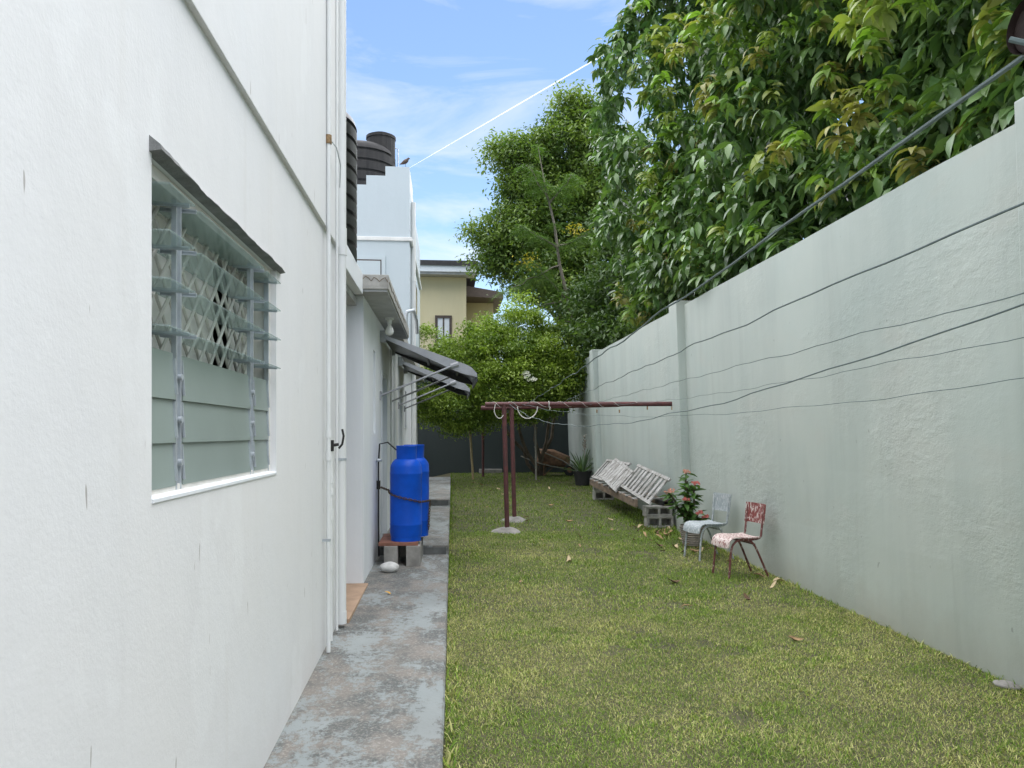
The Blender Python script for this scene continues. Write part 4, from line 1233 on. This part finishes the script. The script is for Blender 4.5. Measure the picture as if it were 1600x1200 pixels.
# ------------------------------------------------------------------ smaller trees
DIA = (np.array([(0, 0, 0), (0.45, 0.22, 0.02), (1.0, 0, -0.22), (0.45, -0.22, 0.02)], float), np.array([(0, 1, 2), (0, 2, 3)]))
small2 = DIA
def cluster_crown(ells, size, cols, k, seed, face=EYE, spread=1.3, tmpl=None, inner=0.55, lump=0.12, per=16, rc=3.4):
    """Leaves gathered in twig-end clumps, so sky and dark hollows show between them."""
    tmpl = tmpl or DIA
    r_ = np.random.default_rng(seed)
    out = []
    for i, (c, r3, n) in enumerate(ells):
        nc = max(3, n // per)
        Q, d = shell_points(nc, c, r3, inner, lump, seed + i, face)
        nc = len(Q)
        rad = size * rc * r_.uniform(0.6, 1.35, (nc, 1))
        e = r_.normal(size=(nc, per, 3)); e /= np.linalg.norm(e, axis=2)[:, :, None]
        e = e * r_.uniform(0.35, 1.0, (nc, per, 1)) ** 0.5
        P = (Q[:, None, :] + e * rad[:, None, :] * np.array([1.15, 1.15, 0.62])).reshape(-1, 3)
        tc_ = np.repeat(r_.random((nc, 1)), per, 0)
        n = len(P)
        base = np.repeat(P, k, 0) + r_.normal(0, size * spread, (n * k, 3)) * np.array([1, 1, .7])
        yaw = r_.uniform(0, 6.28, n * k); pitch = r_.uniform(-.5, 1.0, n * k); roll = r_.normal(0, .6, n * k)
        tone = np.repeat(tc_, k, 0)
        u = r_.random((n * k, 1))
        a, b2 = np.array(cols[0]), np.array(cols[1])
        col = a + (b2 - a) * np.clip(tone * 0.75 + u * 0.4 - 0.05, 0, 1)
        out.append(place_leaves(tmpl, base, yaw, pitch, roll, size * r_.uniform(.7, 1.3, n * k), col))
    return join(out)

def simple_tree(name, lab, base, trunk_top, limbs, ells, size, cols, k, seed, bark='bark', r0=0.16, extra=None, cat='tree', **kw):
    t = thing(name, lab, cat, base)
    m_ = MB(); branches(m_, base, trunk_top, r0, r0 * .6, 0.05); m_.build('trunk', bark, t, smooth=True)
    for q in limbs:
        m_ = MB(); branches(m_, trunk_top if len(q) == 3 else q[3], q[:3], r0 * .5, r0 * .12, 0.12); m_.build('limb', bark, t, smooth=True)
    o = bulk('crown', *cluster_crown(ells, size, cols, k, seed, **kw), 'leaf', t); o['kind'] = 'stuff'
    return t
tB = simple_tree('garden_tree', 'open yellow green tree rising beyond the end of the wall', (4.3, 26.5, 0.3), (4.1, 26.5, 5.0),
            [(2.0, 26, 8.2), (3.9, 26, 11.4), (5.4, 26, 10), (3.2, 25.5, 6.9), (2.4, 26, 10.8), (4.4, 26.2, 12.4), (4.1, 26, 9.0)],
            [((4.4, 26.2, 12.5), (0.6, 0.6, 0.8), 304), ((3.9, 26.2, 11.2), (1.35, 1.2, 1.2), 988), ((2.35, 25.9, 11.0), (0.85, 0.8, 0.55), 418), ((1.95, 25.7, 8.3), (1.0, 0.9, 0.75), 570),
             ((2.85, 25.9, 9.8), (0.9, 0.9, 0.65), 456), ((4.2, 26.2, 9.1), (1.7, 1.4, 1.7), 1710), ((3.3, 25.7, 6.9), (1.4, 1.2, 0.85), 798), ((5.0, 25.9, 7.1), (1.5, 1.3, 1.6), 1178), ((5.7, 26.2, 10.3), (1.2, 1.2, 1.9), 988), ((1.5, 25.6, 7.2), (0.5, 0.6, 0.3), 114)],
            0.15, ((0.042, 0.09, 0.022), (0.195, 0.27, 0.062)), 15, 500)
o = bulk('yellow_leaves', *cluster_crown([((3.95, 24.0, 8.0), (.35, .3, .4), 9), ((2.6, 24.1, 7.1), (.25, .25, .2), 4)], 0.10, ((0.40, 0.33, 0.03), (0.50, 0.42, 0.06)), 6, 555, per=4), 'leaf', tB); o['kind'] = 'stuff'
simple_tree('wall_thicket_tree', 'dark bushy tree filling the gap low behind the wall pillar', (5.8, 20.5, 0.2), (5.6, 20.5, 2.6),
            [(4.6, 20, 4.2), (5.6, 19.5, 5.5), (6.4, 20.5, 5)],
            [((5.0, 20.5, 4.6), (1.7, 1.8, 1.7), 1240), ((6.2, 18.2, 4.6), (1.9, 2.2, 2.1), 1440), ((5.0, 22.5, 4.6), (1.9, 1.4, 1.5), 900), ((5.6, 21, 6.4), (1.6, 1.6, 1.8), 900)],
            0.15, ((0.030, 0.070, 0.022), (0.13, 0.20, 0.06)), 14, 600)

# feathery young tree with a pale crooked trunk
tf = thing('feathery_tree', 'slender feathery tree with pale crooked trunk leaning over the wall corner', 'tree', (4.15, 22.0, 0.3))
tp = [(4.15, 22.0, 0.2), (3.95, 22.0, 2.5), (3.75, 22.0, 4.2), (3.42, 22.0, 5.4), (3.18, 22, 6.4), (3.02, 22, 7.6), (2.75, 22, 8.7), (2.55, 22, 9.8)]
MB().tube(tp, [.085, .08, .07, .055, .045, .034, .022, .008], 9).build('trunk', 'palebark', tf, smooth=True)
fl_limb = [((3.42, 22, 5.4), (2.4, 21.8, 6.4)), ((3.18, 22, 6.4), (1.6, 21.8, 5.6)), ((3.1, 22, 6.9), (2.0, 21.9, 7.5)), ((3.1, 22, 6.9), (4.2, 21.9, 7.4)), ((3.42, 22, 5.4), (1.5, 21.8, 4.9)), ((2.9, 22, 8.2), (2.2, 21.8, 9.2)), ((3.6, 22, 4.8), (2.2, 21.7, 4.4)), ((2.9, 22, 8.2), (3.5, 21.9, 9.0))]
tips = []
for p0, p1 in fl_limb:
    m_ = MB(); pts = branches(m_, p0, p1, 0.028, 0.008, 0.08); m_.build('limb', 'palebark', tf, smooth=True)
    tips += [p for p in pts[2:]]
tips += [Vector(tp[-1]), Vector(tp[-2]), Vector(tp[-3])]
def frond_arrays(tips, per, seed):
    r_ = np.random.default_rng(seed)
    Ps, Y, Pt, S, C = [], [], [], [], []
    for tp_ in tips:
        for _ in range(per):
            yaw = r_.uniform(0, 6.28); dirv = np.array([math.cos(yaw), math.sin(yaw), r_.uniform(-.45, .25)])
            L = r_.uniform(.28, .5)
            colr = np.array([0.065, 0.12, 0.03]) * r_.uniform(.8, 1.7)
            for s_ in range(9):
                u = (s_ + 1) / 9
                pos = np.array(tp_) + dirv * L * u + np.array([0, 0, -0.16 * u * u])
                for sg in (-1, 1):
                    Ps.append(pos); Y.append(yaw + sg * 1.15); Pt.append(r_.uniform(0.1, .6)); S.append(r_.uniform(.13, .2)); C.append(colr)
    n = len(Ps)
    return place_leaves(leaf_template(1, 1, .22, .3, .2), np.array(Ps), np.array(Y), np.array(Pt), r_.normal(0, .3, n), np.array(S), np.array(C))
o = bulk('crown', *frond_arrays(tips, 15, 77), 'leaf', tf); o['kind'] = 'stuff'

# rounded shrub in front of the end wall
sh = thing('lime_shrub', 'wide bright green rounded shrub on dark stems before the end wall', 'shrub', (2.3, 21.9, gz(21.9)))
for (a_, bq) in (((2.6, 22.3, 0.3), (1.6, 21.4, 2.6)), ((2.65, 22.3, 0.3), (2.2, 21.2, 2.8)), ((2.7, 22.3, 0.3), (2.9, 21.3, 2.7)), ((2.75, 22.35, 0.3), (3.1, 21.6, 2.9)), ((2.6, 22.4, 0.3), (0.8, 21.5, 2.9))):
    m_ = MB(); branches(m_, a_, bq, 0.06, 0.03, 0.08); m_.build('stem', 'bark', sh, smooth=True)
shoots = [((x, 20.8 + random.uniform(-.3, .3), z), (0.16, 0.16, 0.42), 46) for x, z in ((-0.42, 4.25), (-0.1, 4.05), (0.55, 4.3), (1.05, 4.45), (1.5, 4.7), (1.95, 4.75), (2.3, 4.85), (2.75, 4.3), (3.2, 4.2), (3.45, 3.9))]
o = bulk('crown', *cluster_crown([((1.35, 20.9, 2.85), (2.0, 1.3, 1.15), 2300), ((2.5, 20.9, 2.95), (1.2, 1.15, 1.0), 1300), ((1.7, 21.0, 3.65), (1.55, 1.1, .85), 1400), ((0.1, 20.8, 2.40), (1.0, .95, .80), 1000), ((2.0, 21.1, 4.25), (.6, .6, .5), 260), ((-0.05, 20.8, 3.5), (.6, .6, .6), 300), ((3.2, 20.6, 3.3), (.45, .6, .6), 240), ((1.2, 21, 4.1), (.5, .5, .35), 160)] + shoots,
        0.085, ((0.065, 0.13, 0.02), (0.30, 0.40, 0.065)), 14, 800, per=16, rc=3.0, inner=0.62, lump=0.16), 'leaf', sh); o['kind'] = 'stuff'
def flower_bunch(parent, c, r, n, mat, nm='flower_cluster', ps=0.03):
    m_ = MB()
    for _ in range(n):
        p = Vector(c) + Vector((random.gauss(0, r), random.gauss(0, r * .6), random.gauss(0, r * .5)))
        a0 = random.uniform(0, 6.28)
        for k in range(4):
            a = a0 + k * math.pi / 2
            d_ = Vector((math.cos(a), math.sin(a) * .6 - .3, math.sin(a) * .8)).normalized() * ps
            e = d_.cross(Vector((0.3, 1, .2))).normalized() * ps * .5
            m_.add([p, p + d_ * .6 + e, p + d_, p + d_ * .6 - e], [(0, 1, 2, 3)])
    return m_.build(nm, mat, parent)
for c in ((1.92, 19.75, 3.10), (2.12, 19.72, 2.95), (2.02, 19.72, 3.02)):
    flower_bunch(sh, c, 0.06, 5, 'petalwhite', 'flower', 0.06)

# ------------------------------------------------------------------ potted agave by the corner
ag = thing('potted_agave', 'spiky agave with a thin flower stalk in a black pot', 'potted plant', (3.42, 19.6, gz(19.6)), local=True)
MB().lathe([(0, 0), (.17, 0), (.23, .34), (.245, .34), (.245, .37), (.215, .37), (.20, .30), (0, .30)], 26).build('pot', 'pot', ag, smooth=True)
lt = leaf_template(5, 1.0, 0.085, 0.25, 0.5)
for k in range(34):
    yaw = k * 2.4 + random.uniform(-.2, .2)
    pit = -random.uniform(0.5, 1.42) if k > 7 else random.uniform(-0.5, -.1)
    V, F, C = place_leaves(lt, np.array([[0.05 * math.cos(yaw), 0.05 * math.sin(yaw), 0.32]]), np.array([yaw]), np.array([pit]), np.array([0.0]), np.array([random.uniform(.5, .8)]), np.array([[0.10, 0.155, 0.085]]) * random.uniform(.7, 1.3))
    bulk('leaf', V, F, C, 'leaf', ag)
MB().tube([(0.03, 0, .33), (0.06, 0, .8), (0.05, 0, 1.25)], [.012, .009, .005], 7).build('flower_stalk', 'greystake', ag)
m_ = MB()
for k in range(26):
    z = random.uniform(.85, 1.27); a = random.uniform(0, 6.28)
    p = Vector((.055, 0, z)); m_.tube([p, p + Vector((.05 * math.cos(a), .05 * math.sin(a), .05))], [.010, .014], 5)
m_.build('seed_pods', 'greystake', ag)

# ------------------------------------------------------------------ shutters on the low timber bench by the wall
Zb1 = gz(12.5)
block(3.42, 12.35, gz(12.35) - 0.005, 0.44, 0.20, 0.19, 'pale_concrete', 'lower hollow concrete block under the near end of the shutter pile', None, True)
block(3.40, 12.36, gz(12.35) + 0.184, 0.44, 0.20, 0.165, 'pale_concrete', 'upper hollow concrete block under the near end of the shutter pile', None, True, R(3))
block(3.35, 16.55, gz(16.5) - 0.005, 0.44, 0.20, 0.20, 'pale_concrete', 'lower pale block under the far end of the shutter pile', None, True)
block(3.35, 16.55, gz(16.5) + 0.193, 0.42, 0.20, 0.10, 'pale_concrete', 'upper pale half block under the far end of the shutter pile', None, False)
bench = thing('timber_frame', 'weathered brown timber bed frame lying across the blocks', 'timber frame', (3.3, 14.5, 0.3))
def beam(x0, x1, ya, yb, za, zb_, hgt_, nm, mat):
    MB().hexa([(x0, ya, za), (x1, ya, za), (x1, yb, zb_), (x0, yb, zb_), (x0, ya, za + hgt_), (x1, ya, za + hgt_), (x1, yb, zb_ + hgt_), (x0, yb, zb_ + hgt_)]).build(nm, mat, bench, bevel=0.004)
beam(3.06, 3.11, 12.5, 16.6, 0.325, 0.425, 0.13, 'rail', 'woodbrown')
beam(3.50, 3.55, 12.3, 16.6, 0.340, 0.425, 0.12, 'rail', 'woodbrown')
for k in range(9):
    y = 12.55 + k * 0.48
    z = 0.45 + 0.1 * (y - 12.5) / 4.1
    MB().box(3.04, 3.57, y, y + 0.10, z, z + 0.022).build('slat', 'woodgrey', bench, bevel=0.003)

def shutter(name, lab, A, B, up, nslat, mat='woodgrey', boards=False):
    """A lies at the near bottom corner, B at the far bottom corner, up is the vector to the top rail."""
    t = thing(name, lab, 'shutter', tuple(A))
    A, B, up = Vector(A), Vector(B), Vector(up)
    L = (B - A); nrm = L.cross(up).normalized()
    if nrm.x > 0: nrm = -nrm
    def bar(p, q, wdir, w_, th, nm, mt, off=0.0):
        wv = wdir.normalized() * w_; nv = nrm * th; o_ = nrm * off
        MB().hexa([p + o_, p + wv + o_, q + wv + o_, q + o_, p + nv + o_, p + wv + nv + o_, q + wv + nv + o_, q + nv + o_]).build(nm, mt, t, bevel=0.003)
    bar(A, B, up, 0.055, 0.035, 'bottom_rail', mat)
    bar(A + up * 0.90, B + up * 0.90, up, 0.055, 0.035, 'top_rail', mat)
    for k in range(nslat):
        u = (k + 0.35) / nslat
        p = A.lerp(B, u) + up * 0.09
        q = A.lerp(B, u + random.uniform(-.006, .006)) + up * 0.91
        wd = (L.length / nslat) * (0.90 if boards else 0.5)
        bar(p, q, L, wd * random.uniform(.85, 1.1), 0.016 + 0.012 * random.random(), 'slat', mat, 0.006)
    return t
shutter('shutter', 'peeling grey slatted shutter at the far end of the pile, leaning on the wall', (3.14, 14.55, 0.56), (3.14, 16.75, 0.56), (0.36, 0, 0.40), 10)
shutter('shutter', 'peeling grey slatted shutter at the near end of the pile, resting on the hollow blocks', (3.12, 11.75, 0.42), (3.15, 13.95, 0.56), (0.38, 0.12, 0.40), 9)
shutter('board_panel', 'pale close boarded panel lying over both slatted shutters', (3.02, 13.75, 0.47), (3.06, 15.45, 0.66), (0.38, 0.15, 0.36), 8, 'woodgrey', True)
tag(MB().box(3.46, 3.66, 12.30, 12.75, gz(12.5) + 0.352, gz(12.5) + 0.44).build('dark_bundle', 'rubber', bevel=0.02), 'dark bundle wedged behind the blocks against the wall', 'bundle')

# ------------------------------------------------------------------ flowering potted plant
eu = thing('flowering_plant', 'thorny potted plant with salmon pink flower heads behind the grey chair', 'potted plant', (3.40, 10.55, gz(10.5)), local=True)
pf = [(0, 0), (.12, 0)]
for i in range(9):
    pf += [(.125 + .005 * i, .005 + i * .03), (.137 + .005 * i, .013 + i * .03), (.137 + .005 * i, .02 + i * .03), (.125 + .005 * i, .03 + i * .03)]
pf += [(.16, .29), (.15, .27), (0, .27)]
MB().lathe(pf, 26).build('pot', 'greypot', eu, smooth=True)
tops = [(-.10, -.05, 1.03), (0.02, -.08, .86), (-.34, -.05, .74), (-.14, -.12, .64), (.05, -.12, .46), (.14, -.1, .40), (-.22, .0, .55), (-.05, .05, .9)]
lv = leaf_template(3, 1.0, 0.42, 0.4, 0.25)
for i, tp_ in enumerate(tops):
    m_ = MB(); pts = branches(m_, (random.uniform(-.05, .05), random.uniform(-.05, .05), .26), tp_, .022, .012, .02, 5); m_.build('stem', 'bark', eu, smooth=True)
    nL = 30
    u = rng.uniform(.3, 1, nL)
    P = np.array([[pts[0][j] + (tp_[j] - pts[0][j]) * uu for j in range(3)] for uu in u])
    V, F, C = place_leaves(lv, P, rng.uniform(0, 6.28, nL), rng.uniform(-.7, .4, nL), rng.normal(0, .3, nL), rng.uniform(.11, .19, nL), np.array([[0.07, 0.14, 0.035]]) * rng.uniform(.6, 1.8, (nL, 1)))
    o = bulk('foliage', V, F, C, 'leaf', eu); o['kind'] = 'stuff'
    if i < 6:
        fo = flower_bunch(eu, (tp_[0], tp_[1] - .03, tp_[2] + .02), 0.026, 13, 'petalpeach' if i in (0, 2) else 'petalpink', 'flower_head', 0.02)

# ------------------------------------------------------------------ the two school chairs
def bez(P, n=5):
    """Round the corners of a polyline a little."""
    P = [Vector(p) for p in P]
    out = [P[0]]
    for a_, b_, c_ in zip(P, P[1:], P[2:]):
        p, q = b_.lerp(a_, 0.38), b_.lerp(c_, 0.38)
        for i in range(n + 1):
            u = i / n
            out.append(p.lerp(b_, u).lerp(b_.lerp(q, u), u))
    out.append(P[-1])
    return out
def chair(lab, loc, rz, seat_m, back_m, tube_m):
    t = thing('school_chair', lab, 'chair', loc, rz, local=True)
    for s_ in (-1, 1):
        y = 0.165 * s_
        MB().tube(bez([(0.215, y * 1.08, 0), (0.175, y, 0.44), (-0.19, y, 0.425), (-0.205, y, 0.56), (-0.235, y, 0.80)]), 0.0125, 10).build('side_frame', tube_m, t, smooth=True)
        MB().tube(bez([(0.01, y * .9, 0.425), (-0.10, y * .97, 0.41), (-0.285, y * 1.06, 0)]), 0.0125, 10).build('rear_leg', tube_m, t, smooth=True)
    MB().tube([(-0.12, -0.16, 0.375), (-0.12, 0.16, 0.375)], 0.009, 8).build('stretcher', tube_m, t, smooth=True)
    MB().tube([(0.08, -0.165, 0.425), (0.08, 0.165, 0.425)], 0.010, 8).build('seat_bearer', tube_m, t, smooth=True)
    prof = [(-0.175, .452), (-0.10, .446), (0.0, .446), (0.08, .452), (0.14, .452), (0.178, .44), (0.203, .415), (0.214, .38), (0.22, .345)]
    def sheet(prof, hw, th, nm, mt, curve=0.0, ax='x'):
        n_, m_ = len(prof), 9
        V, F = [], []
        for sgn in (0, 1):
            for i, (px_, pz_) in enumerate(prof):
                a_ = Vector((prof[min(i + 1, n_ - 1)][0] - prof[max(i - 1, 0)][0], prof[min(i + 1, n_ - 1)][1] - prof[max(i - 1, 0)][1])).normalized()
                nx_, nz2 = -a_.y, a_.x
                for j in range(m_):
                    yy = -hw + 2 * hw * j / (m_ - 1)
                    cv = curve * (1 - (yy / hw) ** 2)
                    V.append((px_ + nx_ * th * sgn - cv * (1 if ax == 'x' else 0), yy, pz_ + nz2 * th * sgn - cv * (1 if ax == 'z' else 0)))
        k_ = n_ * m_
        for i in range(n_ - 1):
            for j in range(m_ - 1):
                a = i * m_ + j
                F += [(a, a + 1, a + m_ + 1, a + m_), (k_ + a, k_ + a + m_, k_ + a + m_ + 1, k_ + a + 1)]
        for i in range(n_ - 1):
            for j in (0, m_ - 1):
                a = i * m_ + j; F.append((a, a + m_, k_ + a + m_, k_ + a))
        for i in (0, n_ - 1):
            for j in range(m_ - 1):
                a = i * m_ + j; F.append((a, a + 1, k_ + a + 1, k_ + a))
        return MB().add(V, F).build(nm, mt, t, smooth=True)
    sheet(prof, 0.19, 0.012, 'seat', seat_m, 0.012, 'z')
    sheet([(-0.205, .60), (-0.212, .66), (-0.219, .72), (-0.225, .78), (-0.23, .825)], 0.195, 0.012, 'backrest', back_m, 0.025, 'x')
    return t
chair('red school chair with badly peeling paint beside the wall', (3.29, 8.55, gz(8.5)), math.pi + R(10), 'peelredseat', 'peelred', 'peelredtube')
chair('pale grey metal school chair with flaking paint in front of the flowering plant', (3.29, 9.62, gz(9.6)), math.pi + R(14), 'peelgrey', 'peelgrey', 'peelgreytube')

# ------------------------------------------------------------------ fallen leaves
def dry_leaf_mesh(seed, mat, w_=0.4):
    random.seed(seed)
    V, F = leaf_template(5, 1.0, w_, random.uniform(-.7, -.2), random.uniform(.3, .7))
    V[:, 2] += 0.10 * np.sin(V[:, 0] * 5 + seed)
    V[:, 2] -= V[:, 2].min()
    o = bulk('dry_leaf', V, F, None, mat); me = o.data; bpy.data.objects.remove(o)
    return me
LM = [dry_leaf_mesh(i, ('dryleaf', 'paleleaf', 'dryleaf', 'brownleaf', 'paleleaf')[i % 5], 0.25 + .08 * (i % 4)) for i in range(10)]
random.seed(5)
spots = [(1.35, 13.6), (1.05, 14.6), (2.05, 12.9), (2.35, 12.2), (2.0, 11.2), (1.75, 10.4), (2.35, 9.9), (2.55, 12.0), (2.45, 14.6), (0.45, 15.5), (0.75, 15.3), (0.3, 14.2), (2.7, 5.9), (2.9, 7.2), (2.2, 8.4),
         (2.9, 11.2), (3.05, 10.4), (3.2, 11.7), (3.35, 11.3), (3.1, 11.9), (3.45, 11.85), (3.3, 11.0), (3.2, 10.0), (3.0, 9.9), (3.4, 9.3), (3.55, 8.3), (3.5, 8.1), (2.7, 10.9), (2.5, 13.4), (1.8, 16.2), (2.6, 17.0), (1.2, 17.5), (0.9, 19.5), (1.7, 20.4), (2.2, 21.0), (0.6, 20.2), (3.0, 12.1), (2.95, 12.3), (2.8, 10.0), (1.5, 9.4), (2.1, 7.0), (3.48, 10.95), (3.52, 11.5), (3.15, 11.4), (3.3, 11.55)] + [(random.uniform(2.9, 3.62), random.uniform(9.9, 12.1)) for _ in range(15)] + [(random.uniform(0.3, 3.4), random.uniform(7.5, 19)) for _ in range(16)]
for i, (x, y) in enumerate(spots):
    o = bpy.data.objects.new('dry_leaf', LM[i % 10]); COL.objects.link(o)
    o.location = (x + random.uniform(-.05, .05), y, gz(y) + 0.022)
    s_ = random.uniform(.08, .17) * (1.15 if y > 10.8 and x > 2.9 and y < 12.5 else 1)
    o.scale = (s_, s_, s_); o.rotation_euler = (random.uniform(-.3, .3), random.uniform(-.3, .3), random.uniform(0, 6.28))
    hue = {'dry_leaf': 'tan', 'pale_dry_leaf': 'straw pale', 'brown_dry_leaf': 'dark brown'}[o.data.materials[0].name]
    if y > 10.9 and x > 2.85 and y < 12.6: wh_ = 'in the litter between hollow blocks and flower pot'
    elif x > 2.6 and y < 10.9: wh_ = 'on the grass near the two chairs'
    elif y > 15.9: wh_ = 'on the shaded grass toward the shrub'
    elif x < 1.5: wh_ = 'on the grass around the red posts'
    else: wh_ = 'on the open lawn between posts and shutter pile'
    tag(o, hue + ' curled dry leaf ' + wh_, 'leaf', 'dry leaves scattered on the lawn')
me = dry_leaf_mesh(31, 'yellowleaf', .5)
o = link('yellow_leaf', me); o.location = (-0.54, 7.15, wz(7.15) + 0.002); o.scale = (.07, .07, .07); o.rotation_euler = (0, 0, 2.6)
tag(o, 'small orange yellow leaf lying on the walkway', 'leaf')

o = link('stone', bpy.data.objects['stone'].data.copy()); o.data.materials[0] = M['concrete']
o.location = (3.63, 4.74, gz(4.8) + 0.012); o.scale = (0.55, 1.0, 0.5); o.rotation_euler = (0, 0, 0.5)
tag(o, 'pale flat lump of concrete in the grass at the wall foot', 'stone')

# ------------------------------------------------------------------ contrail high in the sky
A = Vector((-740, 14000, 4790)); B = Vector((4900, 14000, 8260))
o = MB().tube([A, A.lerp(B, .3), A.lerp(B, .65), B], [3, 10, 13, 15], 10).build('contrail', 'contrail', smooth=True)
tag(o, 'long straight white aircraft trail across the blue sky', 'contrail')

# the helper flag is no property of the finished scene
for o in COL.objects:
    if '_w' in o: del o['_w']
